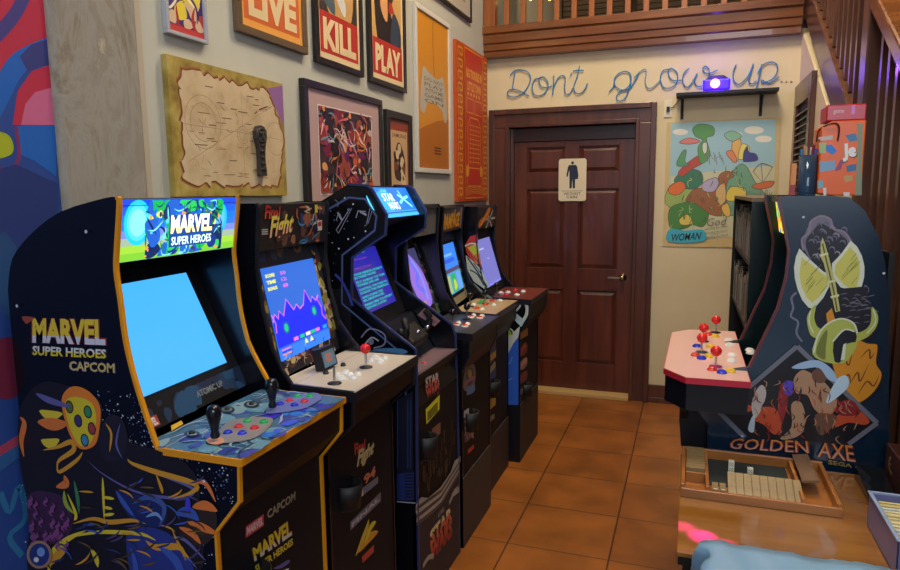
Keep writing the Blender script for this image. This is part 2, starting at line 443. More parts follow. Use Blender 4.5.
# ---------------- balcony beam and balustrade
mb = MB()
mb.prism([(5.08, 2.618), (5.15, 2.618), (5.15, 2.842), (5.04, 2.842), (5.04, 2.79), (5.055, 2.78), (5.055, 2.72), (5.065, 2.712), (5.065, 2.668), (5.075, 2.66)], 'x', WALLX, .647, WOODB)
struct(mb, 'trim_4', .003)
root = empty('balcony_railing', (-.44, 5.09, 2.842), 'varnished wooden loft railing of flat upright slats above the beam', 'railing')
mb = MB(); mb.box((-1.528, 5.055, 2.842), (-1.44, 5.13, 3.8), WOODP); mb.build('newel_post', root, .004)
bal = MB(); bal.box((-.02, 5.075, 2.842), (.02, 5.105, 3.72), WOODP)
b0 = None
for i in range(16):
    xx = -1.355+.1265*i
    if xx > .62: break
    if b0 is None:
        b0 = bal.build('baluster', root, .003, loc=(0, 5.09, 2.842)); o = b0
    else: o = b0.copy(); COL.objects.link(o)
    o.parent = root; o.location = (xx+.44, 0, 0)
mb = MB(); mb.box((-1.44, 5.055, 3.72), (.647, 5.125, 3.78), WOODP); mb.build('handrail', root, .006)
# bamboo blinds behind the railing
BAM = noisy('bamboo_slats', [(.3, (84, 66, 46)), (.7, (118, 94, 64))], (1, 1, 60), .7)
for i, (a, b) in enumerate(((-1.15, -.62), (-.5, .12), (.2, .7))):
    mb = MB()
    for k in range(30): mb.box((a, 6.3, 2.72+k*.045), (b, 6.31, 2.72+k*.045+.036), BAM)
    mb.box((a, 6.29, 4.07), (b, 6.32, 4.12), BAM)
    one(mb, 'bamboo_blind', ['brown bamboo blind behind the loft railing above the left half of the door', 'brown bamboo blind behind the loft railing, the middle one of three', 'brown bamboo blind behind the loft railing nearest the stair'][i], 'blind', 'bamboo blinds behind the loft railing', base=((a+b)/2, 6.3, 2.72))
for i, xx in enumerate((-1.28, -1.02)):
    mb = MB(); c = ony((534, 553)[i], -1, 6.0)
    for k in range(3): mb.lathe((c.x-.03+.03*k, 6.0, c.z+.012*k), [(.001, -.012), (.011, -.006), (.012, .004), (.006, .012), (.004, .03)], G((255, 214, 120), 3.), 10)
    mb.tube([(c.x-.06, 6, c.z+.04), (c.x, 6, c.z+.045), (c.x+.08, 6, c.z+.07)], .003, BLACKM)
    mb.tube([(c.x, 6, c.z+.045), (c.x, 6.02, 4.6)], .003, BLACKM)
    one(mb, 'hanging_lamp', 'small cluster of warm bulbs behind the loft railing, %s of the two' % ('left', 'right')[i], 'lamp', base=(c.x, 6, c.z))

# ---------------- stairs on the right
mb = MB()
ya, yb2 = 3.36, 5.5
mb.prism([(ya, strz(ya)), (yb2, strz(yb2)), (yb2, strz(yb2)+.23), (ya, strz(ya)+.23)], 'x', RWX, RWX+.05, WOODD)
mb.prism([(ya, strz(ya)+.23), (yb2, strz(yb2)+.23), (yb2, strz(yb2)+.25), (ya, strz(ya)+.25)], 'x', RWX-.01, RWX+.07, WOODS)
stair = empty('staircase', (RWX, 2.5, 0), 'dark wooden staircase rising along the right wall with close upright balusters', 'staircase')
mb.build('stringer', stair, .004)
def railz(y): return (2.265-.66*(3.11-y)) if y < 3.2 else (2.72+.63*(y-3.2))
ylist = []
y_ = 5.35
while y_ > 1.2:
    ylist.append(y_); y_ -= .115
for y_ in ylist:
    if abs(y_-3.2) < .06: continue
    z0 = strz(y_)+.25 if y_ > 3.4 else .06; z1 = railz(y_)
    mb = MB(); mb.box((RWX+.008, y_-.016, z0), (RWX+.042, y_+.016, z1+.01), WOODS); o = mb.build('baluster', stair)
mb = MB(); mb.box((RWX-.02, 3.165, 0), (RWX+.075, 3.245, 3.25), WOODS); mb.build('newel_post', stair, .006)
mb = MB()
mb.prism([(1.2, railz(1.2)), (3.165, railz(3.165)), (3.165, railz(3.165)+.085), (1.2, railz(1.2)+.085)], 'x', RWX-.02, RWX+.07, WOODB)
mb.build('handrail', stair, .01)
mb = MB()
mb.prism([(3.245, railz(3.245)), (5.5, railz(5.5)), (5.5, railz(5.5)+.085), (3.245, railz(3.245)+.085)], 'x', RWX-.02, RWX+.07, WOODB)
mb.build('handrail', stair, .01)
mb0 = None
k = 0
yy = 5.4
while yy > 1.0:
    zt = strz(yy)+.17
    mb = MB(); mb.box((RWX+.05, yy-.27, zt-.035), (1.75, yy+.0, zt), WOODD); mb.build('tread', stair)
    yy -= .27
mb = MB(); mb.box((RWX-.005, 1.1, 0), (RWX+.055, 3.3, .06), WOODD); mb.build('sill', stair)
mb = MB(); mb.prism([(.9, strz(.9)), (5.5, strz(5.5)), (5.5, strz(5.5)+.25), (.9, strz(.9)+.25)], 'x', 1.70, 1.75, WOODD); mb.build('wall_stringer', stair)

# louvred shutter on the right wall near the corner
mb = MB(); xl = RWX-.03; a, b, z0, z1 = 4.43, 5.1, .02, 2.275
root = empty('louvred_door', (RWX, 4.77, 0), 'dark wooden louvred door in the right corner under the stair', 'door')
mb.box((xl, a, z0), (RWX, a+.09, z1), WOODC); mb.box((xl, b-.09, z0), (RWX, b, z1), WOODC)
mb.box((xl, a+.09, z1-.14), (RWX, b-.09, z1), WOODC); mb.box((xl, a+.09, z0), (RWX, b-.09, z0+.14), WOODC); mb.box((xl, a+.09, 1.1), (RWX, b-.09, 1.2), WOODC)
mb.build('frame', root, .004)
mb = MB(); mb.box((RWX-.006, a+.09, z0+.14), (RWX, b-.09, z1-.14), BLACKM)
z = z0+.17
while z < z1-.16:
    if not 1.08 < z < 1.21:
        mb.obox((RWX-.017, (a+b)/2, z), (.03, b-a-.18, .006), Matrix.Rotation(math.radians(-40), 3, 'Y'), WOODC)
    z += .042
mb.build('louvres', root)

# ================================================================== wall pictures (left wall)
def frame_pic(name, label, y0, y1, z0, z1, fw, fmat, paper, d=.03, glass=False, cat='framed print', matw=0, matm=None, group=None, painter=None):
    d *= .7; k_ = 1.535/1.515; y0, y1, z0, z1 = y0*k_, y1*1.001, 1.6+(z0-1.6)*(k_ if z0 > 1.65 else 1), z1
    root = empty(name, (WALLX, (y0+y1)/2, z0), label, cat, group)
    x1 = WALLX+d
    mb = MB()
    for q in (((y0, z0), (y1, z0+fw)), ((y0, z1-fw), (y1, z1)), ((y0, z0+fw), (y0+fw, z1-fw)), ((y1-fw, z0+fw), (y1, z1-fw))):
        mb.box((WALLX+.001, q[0][0], q[0][1]), (x1, q[1][0], q[1][1]), fmat)
    mb.build('frame', root, .002)
    mb = MB(); xp = x1-.010
    mb.box((WALLX+.002, y0+fw*.9, z0+fw*.9), (xp, y1-fw*.9, z1-fw*.9), paper)
    A = art_px_plane(mb, xp)
    A.w = y1-y0-2*fw; A.h = z1-z0-2*fw; A.O = Vector((xp, y0+fw, z0+fw))
    if matm: pass
    if painter: painter(A, A.w, A.h)
    mb.build('print', root)
    return root
FBLK = mat('black_picture_frame', (24, 20, 20), .35); FBRZ = mat('bronze_picture_frame', (112, 92, 70), .35, .3)
FWHT = mat('white_picture_frame', (206, 204, 196), .4)

def comic(A, w, h):
    A.quad((0, 0), (w, h), P((70, 44, 110)))
    A.blobs(.0, w, .02, h, 10, [P((206, 180, 150)), P((220, 200, 60)), P((190, 60, 50))], .02, .05)
    A.slashes(.0, w, 0, h, 14, [P((170, 40, 40)), P((230, 220, 200)), P((60, 40, 90))], .05, .16, .012)
    A.quad((0, 0), (w, .02), P((190, 60, 60)))
frame_pic('comic_book_cover', 'purple and red comic book cover in a clear holder above the old map', 1.675, 1.88, 2.085, 2.40, .012, mat('clear_acrylic_holder', (170, 172, 180), .1, 0, spec=.6), P((70, 44, 110)), .03, cat='comic book', painter=comic)

# antique map canvas
mb = MB(); y0, y1, z0, z1 = 1.682, 2.297, 1.596, 2.026; xf = WALLX+.022
OLD = noisy('mottled_yellow_canvas', [(.25, (108, 84, 30)), (.5, (160, 138, 62)), (.75, (190, 170, 100))], (13, 13, 13), .55, 6)
PARCH = noisy('aged_parchment', [(.25, (168, 142, 104)), (.5, (196, 174, 138)), (.75, (208, 190, 158))], (9, 9, 9), .6, 6)
mb.box((WALLX+.001, y0, z0), (xf, y1, z1), OLD)
A = Art(mb, (xf, y0, z0), (0, 1, 0), (0, 0, 1)); w = y1-y0; h = z1-z0
edge = []
random.seed(3)
def jag(a, b, n, amp):
    out = []
    for i in range(n*3):
        t = i/(n*3); out.append(((a[0]*(1-t)+b[0]*t)+random.uniform(-amp, amp), (a[1]*(1-t)+b[1]*t)+random.uniform(-amp, amp)))
    return out
edge = jag((.07*w, .13*h), (.08*w, .9*h), 7, .01)+jag((.1*w, .92*h), (.83*w, .90*h), 9, .008)+jag((.84*w, .88*h), (.985*w, .55*h), 4, .008)+jag((.98*w, .5*h), (.92*w, .13*h), 4, .008)+jag((.9*w, .1*h), (.14*w, .09*h), 9, .012)
BURN = P((112, 56, 28), .6)
cx0, cy0 = .52*w, .5*h
A.poly([(cx0+(p[0]-cx0)*1.035, cy0+(p[1]-cy0)*1.05) for p in edge], P((150, 96, 50), .6), 3)
A.poly([(cx0+(p[0]-cx0)*1.02, cy0+(p[1]-cy0)*1.025) for p in edge], BURN, 3)
A.poly(edge, PARCH, 3)
A.poly([(.84*w, .93*h), (w, .985*h), (w, .62*h), (.93*w, .74*h)], P((140, 96, 150), .6), 0)
LN = P((150, 120, 88), .6)
for (cx_, cy_, r) in ((.24, .56, .14), (.57, .5, .05), (.9, .5, .1), (.57, .5, .03), (.24, .56, .1)):
    A.stroke([(cx_*w+r*w*math.cos(a*PI/6), cy_*h+r*w*math.sin(a*PI/6)) for a in range(12)], .0016, LN, 4, closed=True)
A.stroke([(.08*w, .53*h), (.5*w, .52*h), (.95*w, .5*h)], .0014, LN); A.stroke([(.57*w, .15*h), (.575*w, .85*h)], .0014, LN); A.stroke([(.1*w, .25*h), (.9*w, .8*h)], .0012, LN)
A.slashes(.12*w, .88*w, .15*h, .85*h, 46, [LN, P((130, 100, 78), .6)], .01, .05, .002)
for k in range(34):
    a_ = random.uniform(.14, .75)*w; b_ = random.uniform(.15, .85)*h; A.stroke([(a_, b_), (a_+random.uniform(.02, .06), b_+.001)], .003, random.choice((LN, P((120, 92, 70), .6))), 0)
A.stroke([(.73*w, .73*h), (.82*w, .77*h)], .004, P((100, 40, 40), .6)); A.stroke([(.69*w, .69*h), (.71*w, .71*h)], .004, P((100, 40, 40), .6))
mapo = one(mb, 'antique_map_canvas', 'burnt edged antique sea map canvas on the left wall beside the concrete column', 'map', base=(WALLX, (y0+y1)/2, z0))
# carved plaque on the map
mb = MB(); DK = noisy('carved_dark_resin', [(.3, (34, 30, 28)), (.7, (66, 58, 52))], (60, 60, 60), .5, bump=.5)
c = onx(258.5, 152, xf); yc = c.y
a = onx(258, 125.5, xf).z; b = onx(258, 176, xf).z
hh = a-b
prof = [(-.016, 0), (.018, 0), (.019, .1), (.014, .35), (.017, .55), (.02, .62), (.027, .75), (.026, .9), (.015, .98), (0, 1.0), (-.016, .97), (-.025, .88), (-.026, .74), (-.018, .62), (-.015, .5), (-.014, .3)]
mb.prism([(yc+p[0]*1.25, b+p[1]*hh) for p in prof], 'x', xf+.0015, xf+.018, DK)
for k in range(6): mb.box((xf+.018, yc-.012, b+.02+k*.022), (xf+.022, yc+.013, b+.028+k*.022), DK)
mb.box((xf+.018, yc-.006, b+.72*hh), (xf+.026, yc+.006, b+.86*hh), DK)
for s_ in (-1, 1): mb.lathe((xf+.018, yc+s_*.013, b+.84*hh), [(.008, 0), (.006, .005), (.001, .007)], DK, 10, (1, 0, 0))
mb.lathe((xf+.016, yc, b+.8*hh), [(.03, 0), (.03, .003), (.024, .006), (.02, .003)], DK, 20, (1, 0, 0))
one(mb, 'carved_plaque', 'small dark carved idol plaque hung on the antique map', 'ornament', base=(xf, yc, b), bevel=.002)

def word(txt, bg, tc, figs):
    def f(A, w, h):
        A.quad((0, 0), (w, h), bg[0]); A.quad((.05*w, .32*h), (.95*w, .97*h), bg[1])
        for fg in figs: A.poly([(min(max(p[0], .05), .95)*w, p[1]*h) for p in fg[0]], fg[1], fg[2])
        A.lay += .5
        A.quad((.05*w, .045*h), (.95*w, .33*h), bg[2])
        A.lay += .5
        A.text(txt, [(.12*w, .29*h), (.90*w, .29*h), (.90*w, .07*h), (.12*w, .07*h)], tc, .05)
    return f
CRM = P((216, 196, 152)); ORG = P((206, 110, 38)); RDD = P((176, 44, 34)); SKN = P((206, 150, 96)); DBL = P((40, 58, 78)); BKI = P((26, 22, 24))
frame_pic('word_poster', 'bronze framed orange poster with the word LIVE', 2.012, 2.494, 2.163, 2.83, .028, FBRZ, ORG, .034,
          painter=word('LIVE', (P((224, 160, 70)), ORG, P((200, 96, 44))), CRM, [([(.3, .3), (.7, .3), (.8, .6), (.6, .9), (.35, .85), (.2, .5)], SKN, 4), ([(.5, .35), (.7, .5), (.66, .8), (.55, .7)], RDD, 4)]), group='posters with one bold word')
frame_pic('word_poster', 'dark framed poster with the word KILL on red', 2.533, 3.0, 2.150, 2.82, .026, FBLK, CRM, .034,
          painter=word('KILL', (CRM, P((52, 44, 42)), RDD), CRM, [([(.3, .3), (.75, .3), (.85, .6), (.6, .9), (.3, .9), (.15, .6)], P((190, 150, 90)), 4), ([(.15, .8), (.4, .5), (.62, .35), (.66, .45), (.45, .62), (.3, .95)], P((196, 200, 200)), 3), ([(.1, .45), (.4, .33), (.35, .55), (.2, .7)], P((70, 90, 100)), 3)]), group='posters with one bold word')
frame_pic('word_poster', 'dark framed poster with the word PLAY on red', 3.034, 3.52, 2.143, 2.82, .026, FBLK, CRM, .034,
          painter=word('PLAY', (CRM, P((200, 160, 96)), RDD), CRM, [([(.2, .3), (.7, .3), (.75, .45), (.6, .6), (.72, .75), (.5, .95), (.15, .95)], BKI, 4), ([(.6, .3), (.9, .3), (.9, .5), (.7, .6), (.62, .45)], DBL, 3), ([(.55, .58), (.72, .6), (.6, .68)], RDD, 3), ([(.3, .6), (.5, .5), (.5, .8), (.35, .85)], SKN, 4)]), group='posters with one bold word')

def controller(A, w, h):
    A.quad((0, 0), (w, h), P((206, 138, 34))); A.poly([(0, 0), (w, 0), (w, .36*h), (.6*w, .33*h), (0, .24*h)], P((176, 104, 26)))
    A.stroke([(.5*w, .98*h), (.5*w, .8*h), (.53*w, .62*h)], .006, BKI, 4)
    A.poly([(.14*w, .58*h), (.2*w, .66*h), (.34*w, .64*h), (.62*w, .61*h), (.8*w, .64*h), (.88*w, .56*h), (.94*w, .38*h), (.86*w, .33*h), (.74*w, .42*h), (.34*w, .44*h), (.2*w, .36*h), (.08*w, .4*h)], P((176, 172, 160)), 4)
    for i in range(5):
        A.text(('DO NOT', 'PLAY', 'WITH ME', 'GAME', 'ON')[i % 5], [(.22*w, (.60-.035*i)*h), (.82*w, (.60-.035*i)*h), (.82*w, (.575-.035*i)*h), (.22*w, (.575-.035*i)*h)], P((110, 96, 74)), .01)
    for i in range(3): A.quad((.5*w, (.14-.02*i)*h), (.72*w, (.148-.02*i)*h), BKI)
frame_pic('controller_poster', 'white framed orange poster of a grey game controller', 3.62, 4.258, 1.72, 2.682, .028, FWHT, P((206, 138, 34)), .03, painter=controller)

# red canvas with gold pattern
mb = MB(); y0, y1, z0, z1 = 4.362, 5.09, 1.537, 2.615; xf = WALLX+.025
RD = P((190, 50, 26)); GD = P((222, 150, 44)); mb.box((WALLX+.001, y0, z0), (xf, y1, z1), P((186, 74, 24)))
A = Art(mb, (xf, y0, z0), (0, 1, 0), (0, 0, 1)); w = y1-y0; h = z1-z0
for k in range(13):                                   # key border
    b = .03*h+k*.073*h
    for side in (0, 1):
        X = (lambda t: t*w) if side == 0 else (lambda t: (1-t)*w)
        for (a_, c_) in (((.03, 0), (.03, .055)), ((.03, .055), (.15, .055)), ((.15, .055), (.15, .014)), ((.15, .014), (.08, .014)), ((.08, .014), (.08, .036))):
            A.stroke([(X(a_[0]), b+a_[1]*h), (X(c_[0]), b+c_[1]*h)], .014, GD, 0)
A.quad((.22*w, .02*h), (.8*w, .98*h), RD)
for (a_, b_) in (((.22, .02), (.8, .02)), ((.8, .02), (.8, .98)), ((.8, .98), (.22, .98)), ((.22, .98), (.22, .02))): A.stroke([(a_[0]*w, a_[1]*h), (b_[0]*w, b_[1]*h)], .008, GD, 0)
A.text('BIG TROUBLE IN', [(.27*w, .86*h), (.77*w, .86*h), (.77*w, .80*h), (.27*w, .80*h)], GD, .05); A.text('LITTLE TOWN', [(.3*w, .78*h), (.74*w, .78*h), (.74*w, .72*h), (.3*w, .72*h)], GD, .05)
for k in range(5): A.ell((.32*w+k*.09*w, .70*h), .025*w, .02*w, GD, 8)
for a_ in (.27, .53): A.stroke([(a_*w, .58*h), (a_*w, .67*h), ((a_+.22)*w, .67*h), ((a_+.22)*w, .58*h), (a_*w, .58*h)], .008, GD, 0)
A.stroke([(.32*w, .22*h), (.3*w, .5*h), (.38*w, .55*h), (.64*w, .55*h), (.72*w, .5*h), (.72*w, .22*h), (.32*w, .22*h)], .01, GD, 0)
for i in range(9):
    A.stroke([(.34*w, (.26+.03*i)*h), (.7*w, (.26+.03*i)*h)], .006, GD, 0)
for i in range(4): A.stroke([((.38+.09*i)*w, .24*h), ((.38+.09*i)*w, .52*h)], .006, GD, 0)
for s_ in (.27, .72): A.ell((s_*w+.01, .2*h), .05*w, .04*h, GD, 12)
for i in range(5): A.stroke([(.24*w, (.04+.012*i)*h), (.5*w, (.055+.012*i)*h), (.78*w, (.04+.012*i)*h)], .005, GD, 3)
A.stroke([(.24*w, .18*h), (.3*w, .1*h), (.72*w, .1*h), (.78*w, .18*h)], .008, GD, 0)
one(mb, 'patterned_canvas', 'tall red and gold canvas with key pattern border beside the wooden door', 'canvas', base=(WALLX, (y0+y1)/2, z0))

def paint(A, w, h):
    A.quad((0, 0), (w, h), P((178, 150, 146)))
    a, b, c, d = .13*w, .87*w, .14*h, .87*h
    A.quad((a-.006, c-.006), (b+.006, d+.006), P((214, 204, 196))); A.quad((a, c), (b, d), P((58, 40, 44)))
    random.seed(5)
    A.blobs(a, b, c, d, 60, [P((120, 30, 60)), P((150, 50, 40)), P((40, 30, 34)), P((96, 30, 90)), P((70, 50, 50)), P((150, 70, 50))], .02, .07)
    A.blobs(a, b, c, d, 36, [P((190, 170, 160)), P((90, 140, 150)), P((200, 90, 50)), P((150, 60, 130)), P((210, 150, 90))], .008, .028)
    A.slashes(a, b, c, d, 90, [P((206, 196, 186)), P((30, 22, 26)), P((190, 90, 110)), P((100, 150, 160)), P((210, 120, 60))], .04, .14, .010)
frame_pic('fantasy_painting', 'large black framed busy fantasy painting with pink mat above the tall blue lit cabinet', 2.415, 3.185, 1.50, 2.072, .03, FBLK, P((178, 150, 146)), .04, cat='framed painting', painter=paint)
def small(A, w, h):
    A.quad((0, 0), (w, h), P((120, 60, 36))); A.quad((.08*w, .04*h), (.92*w, .96*h), P((196, 160, 116))); A.quad((.08*w, .87*h), (.92*w, .96*h), P((140, 60, 36)))
    A.text('SAMURAI', [(.15*w, .84*h), (.85*w, .84*h), (.85*w, .79*h), (.15*w, .79*h)], P((90, 60, 40)), .01)
    A.poly([(.3*w, .3*h), (.7*w, .3*h), (.8*w, .5*h), (.6*w, .7*h), (.4*w, .72*h), (.22*w, .5*h)], P((60, 44, 36)), 4)
    A.ell((.5*w, .66*h), .09*w, .06*h, P((200, 180, 150))); A.blobs(.2*w, .8*w, .2*h, .65*h, 18, [P((120, 70, 50)), P((210, 190, 150)), P((40, 30, 28))], .01, .04)
    A.quad((.1*w, .05*h), (.9*w, .1*h), P((90, 50, 34)))
frame_pic('small_framed_print', 'small black framed brown figure print below the PLAY poster', 3.205, 3.585, 1.50, 2.036, .04, FBLK, P((120, 60, 36)), .035, painter=small)
frame_pic('dark_framed_picture', 'thin black framed picture high on the left wall near the balcony', 3.9, 4.725, 2.783, 3.4, .022, FBLK, P((176, 170, 158)), .03, painter=lambda A, w, h: (A.quad((0, 0), (w, h), P((176, 170, 158))), A.quad((.15*w, .15*h), (.85*w, .85*h), P((120, 104, 84)))))

# ================================================================== back wall: writing, shelf, poster
NEON = mat('blue_wire_lettering', (22, 122, 186), .4); NEOW = mat('pale_wire_lettering', (120, 158, 172), .35)
yn = BACKY-.012
script = empty('wall_lettering', ony(640, 85, BACKY), "blue wire script reading Don't grow up across the back wall", 'lettering')
def wire(pts, crop, m=NEON, r=.0042):
    q = [ony(crop[0]+p[0]/crop[2], crop[1]+p[1]/crop[2], yn) for p in pts]
    q = smooth(q, 5); mbw.tube(q, r, m, 6)
c1 = (500, 60, 6.43); c2 = (660, 55, 6.43)
def letter():
    global mbw
    mbw = MB()
letter(); wire([(65, 100), (90, 72), (130, 62), (175, 75), (197, 110), (185, 160), (150, 210), (100, 237), (60, 232), (48, 212), (65, 190), (110, 192), (150, 210), (185, 230)], c1); wire([(98, 75), (88, 130), (80, 190)], c1); mbw.build('letter', script)
letter(); wire([(258, 115), (225, 125), (208, 165), (215, 215), (250, 230), (290, 210), (310, 160), (290, 115), (265, 110), (250, 125), (262, 165), (300, 178), (335, 165)], c1); mbw.build('letter', script)
letter(); wire([(345, 100), (345, 150), (338, 225), (345, 180), (375, 115), (408, 100), (420, 125), (415, 180), (425, 218), (450, 215), (468, 180)], c1); mbw.build('letter', script)
letter(); wire([(460, 82), (452, 105)], c1); mbw.build('apostrophe', script)
letter(); wire([(512, 38), (495, 110), (475, 170), (485, 208), (515, 215), (545, 190), (562, 150)], c1); wire([(470, 72), (505, 64), (538, 68)], c1); mbw.build('letter', script)
letter(); wire([(700, 205), (730, 170), (737, 120), (765, 85), (810, 72), (840, 95), (838, 150), (800, 190), (755, 180), (735, 150), (740, 110)], c1, NEON); wire([(838, 100), (842, 150), (830, 190), (800, 250), (760, 262), (748, 235), (775, 200), (830, 185), (870, 130), (897, 75)], c1, NEON); mbw.build('letter', script)
letter(); wire([(-167, 148), (-128, 105), (-92, 92), (-90, 125), (-96, 165), (-80, 210), (-45, 205), (5, 158)], c2, NEOW); mbw.build('letter', script)['label'] = 'pale letter r'
letter(); wire([(62, 92), (20, 100), (2, 150), (20, 205), (65, 210), (105, 180), (112, 120), (80, 88), (55, 95), (60, 140), (90, 165), (140, 160)], c2); mbw.build('letter', script)
letter(); wire([(185, 85), (150, 125), (148, 180), (175, 208), (205, 180), (240, 118), (222, 165), (240, 200), (275, 195), (310, 150), (315, 95), (290, 72), (275, 95), (300, 118), (340, 110), (370, 95)], c2); mbw.build('letter', script)
letter(); wire([(490, 62), (470, 110), (475, 165), (505, 188), (540, 165), (575, 120), (600, 55), (575, 140), (570, 170), (590, 185), (620, 165)], c2); mbw.build('letter', script)
letter(); wire([(655, 60), (640, 130), (618, 220)], c2); wire([(628, 120), (660, 65), (710, 45), (750, 60), (752, 110), (720, 155), (660, 180), (655, 160), (700, 180), (768, 138)], c2); mbw.build('letter', script)
for k in range(3):
    q = ony(660+(780+32*k)/6.43, 55+172/6.43, BACKY); mb = MB(); mb.lathe((q.x, BACKY, q.z), [(.007, 0), (.007, .003), (.001, .006)], P((150, 136, 110)), 8, (0, -1, 0)); mb.build('dot', script)

# shelf
root = empty('wall_shelf', (.2, BACKY, 2.2), 'narrow black wall shelf on two brackets above the cartoon poster', 'shelf')
mb = MB(); mb.box((-.12, 5.0, 2.245), (.525, BACKY, 2.268), BLACKM); mb.build('board', root, .003)
for xx in (-.09, .42):
    mb = MB(); mb.box((xx, BACKY-.008, 2.10), (xx+.02, BACKY, 2.245), BLACKM)
    mb.box((xx, 5.02, 2.233), (xx+.02, BACKY, 2.245), BLACKM)
    mb.tube([(xx+.01, BACKY-.01, 2.13), (xx+.01, 5.09, 2.17), (xx+.01, 5.04, 2.236)], .006, BLACKM); mb.build('bracket', root)
# LED lamp on the shelf
lc = (.14, 5.055)
root = empty('stage_light', (lc[0], lc[1], 2.268), 'small black party light glowing purple on the shelf', 'lamp')
mb = MB(); mb.box((lc[0]-.09, lc[1]-.035, 2.274), (lc[0]+.085, lc[1]+.055, 2.35), mat('housing_led_glow', (50, 10, 255), .4, emit=2.2)); mb.build('housing', root, .012)  # housing emits blue to stand in for the LED light falling on it
mb = MB(); mb.prism([(lc[0]-.075, 2.35), (lc[0]+.07, 2.35), (lc[0]+.04, 2.372), (lc[0]-.045, 2.372)], 'y', lc[1]-.03, lc[1]+.05, BLACKM); mb.build('top_cover', root, .003)
mb = MB()
for a in (-.06, .055): mb.box((lc[0]+a-.008, lc[1]-.02, 2.268), (lc[0]+a+.008, lc[1]+.03, 2.276), BLACKM)
mb.build('foot', root)
mb = MB(); mb.lathe((lc[0]-.012, lc[1]-.035, 2.318), [(.03, 0), (.03, .006), (.024, .02), (.012, .03), (.001, .032)], mat('purple_light_dome', (150, 70, 255), .3, emit=22), 20, (0, -1, 0)); o = mb.build('lens', root); o['label'] = 'glowing violet lens'
# wall socket
mb = MB(); a = ony(664.5, 100.5, BACKY); b = ony(671, 117, BACKY)
mb.box((a.x, BACKY-.008, b.z), (b.x+.005, BACKY, a.z), mat('socket_plate', (212, 206, 186), .4)); mb.box(((a.x+b.x)/2-.008, BACKY-.028, (a.z+b.z)/2-.02), ((a.x+b.x)/2+.014, BACKY-.008, (a.z+b.z)/2+.012), BLACKM)
mb.tube(smooth([((a.x+b.x)/2+.01, BACKY-.02, (a.z+b.z)/2), (b.x+.02, BACKY-.012, (a.z+b.z)/2+.01), (-.14, BACKY-.01, 2.19), (-.1, BACKY-.012, 2.24)], 5), .003, BLACKM, 6)
one(mb, 'wall_socket', 'cream wall socket with a black plug beside the door casing', 'socket', base=((a.x+b.x)/2, BACKY, b.z), bevel=.002)

# cartoon poster
mb = MB(); y = BACKY-.006; x0, x1, z0, z1 = -.182, .562, 1.19, 2.085
mb.box((x0, y, z0), (x1, BACKY-.0015, z1), noisy('aged_poster_margin', [(.3, (196, 172, 118)), (.7, (206, 184, 134))], (8, 8, 8), .6))
A = art_front(mb, y).crop(640, 60, 2.85)
A.poly([(88, 180), (388, 168), (378, 500), (82, 515)], P((150, 190, 200)))
A.poly([(88, 330), (384, 300), (378, 500), (82, 515)], P((196, 196, 160)))
WC = P((222, 220, 206))
for (cx_, cy_, r) in ((115, 205, 22), (325, 200, 28), (352, 225, 24), (270, 213, 22)): A.ell((cx_, cy_), r, r*.4, WC)
for (p, c) in (([(84, 360), (130, 350), (180, 380), (250, 400), (250, 420), (84, 420)], P((150, 176, 90))), ([(210, 400), (270, 310), (300, 300), (330, 350), (378, 410), (378, 440), (210, 440)], P((110, 160, 130))),
               ([(84, 425), (130, 405), (160, 410), (180, 392), (196, 440), (180, 475), (150, 470), (130, 480), (88, 482)], P((72, 130, 58))), ([(112, 455), (135, 440), (150, 465), (120, 470)], P((214, 196, 90))),
               ([(130, 400), (160, 365), (215, 372), (225, 330), (250, 316), (268, 330), (250, 345), (245, 390), (252, 430), (230, 445), (200, 440), (180, 425), (150, 405)], P((150, 96, 54))),
               ([(215, 375), (240, 350), (244, 400), (225, 410)], P((206, 170, 110))), ([(180, 350), (215, 335), (225, 350), (210, 375), (180, 372)], P((176, 166, 196))),
               ([(245, 390), (258, 362), (300, 368), (296, 396), (255, 402)], P((216, 192, 70))), ([(98, 340), (130, 312), (172, 318), (178, 350), (150, 368), (110, 360)], P((54, 120, 90))),
               ([(110, 318), (150, 282), (190, 262), (184, 290), (150, 310), (120, 332)], P((176, 70, 54))), ([(84, 362), (115, 345), (130, 362), (110, 384), (84, 380)], P((216, 110, 40))),
               ([(170, 290), (165, 250), (178, 228), (158, 218), (150, 196), (172, 182), (208, 190), (210, 214), (190, 222), (196, 250), (200, 272), (184, 292)], P((84, 150, 80))), ([(178, 240), (190, 236), (190, 262), (180, 266)], P((200, 210, 190))),
               ([(104, 300), (120, 262), (132, 258), (128, 290), (140, 300)], P((84, 150, 100))), ([(112, 235), (140, 222), (172, 232), (140, 240)], P((206, 120, 110))),
               ([(268, 285), (262, 240), (280, 215), (290, 250), (280, 285)], P((216, 170, 90))), ([(280, 280), (290, 240), (312, 250), (300, 280)], P((220, 210, 110))), ([(245, 265), (262, 258), (276, 284), (268, 292)], P((214, 130, 80))),
               ([(294, 285), (296, 262), (306, 246), (310, 262), (330, 268), (334, 286), (300, 290)], P((62, 60, 130))), ([(240, 214), (262, 202), (290, 216), (262, 232)], P((130, 180, 150))),
               ([(318, 360), (350, 348), (382, 346), (372, 362), (340, 368)], P((206, 110, 60))), ([(232, 420), (250, 408), (258, 440), (244, 446)], P((220, 180, 80)))):
    A.poly(p, c, 3); A.stroke(p, 1.6, P((84, 74, 60)), 4, closed=True)
for k in range(12): A.stroke([(180+k*5, 262+(k % 3)*8), (184+k*5, 275+(k % 4)*8)], 2, P((120, 120, 110)), 0)
A.stroke([(322, 318), (345, 295), (378, 305)], 3, P((130, 110, 96)), 4); A.stroke([(322, 318), (350, 350), (378, 305)], 2, P((130, 110, 96)), 0); A.stroke([(345, 296), (350, 350)], 2, P((130, 110, 96)), 0)
random.seed(77)
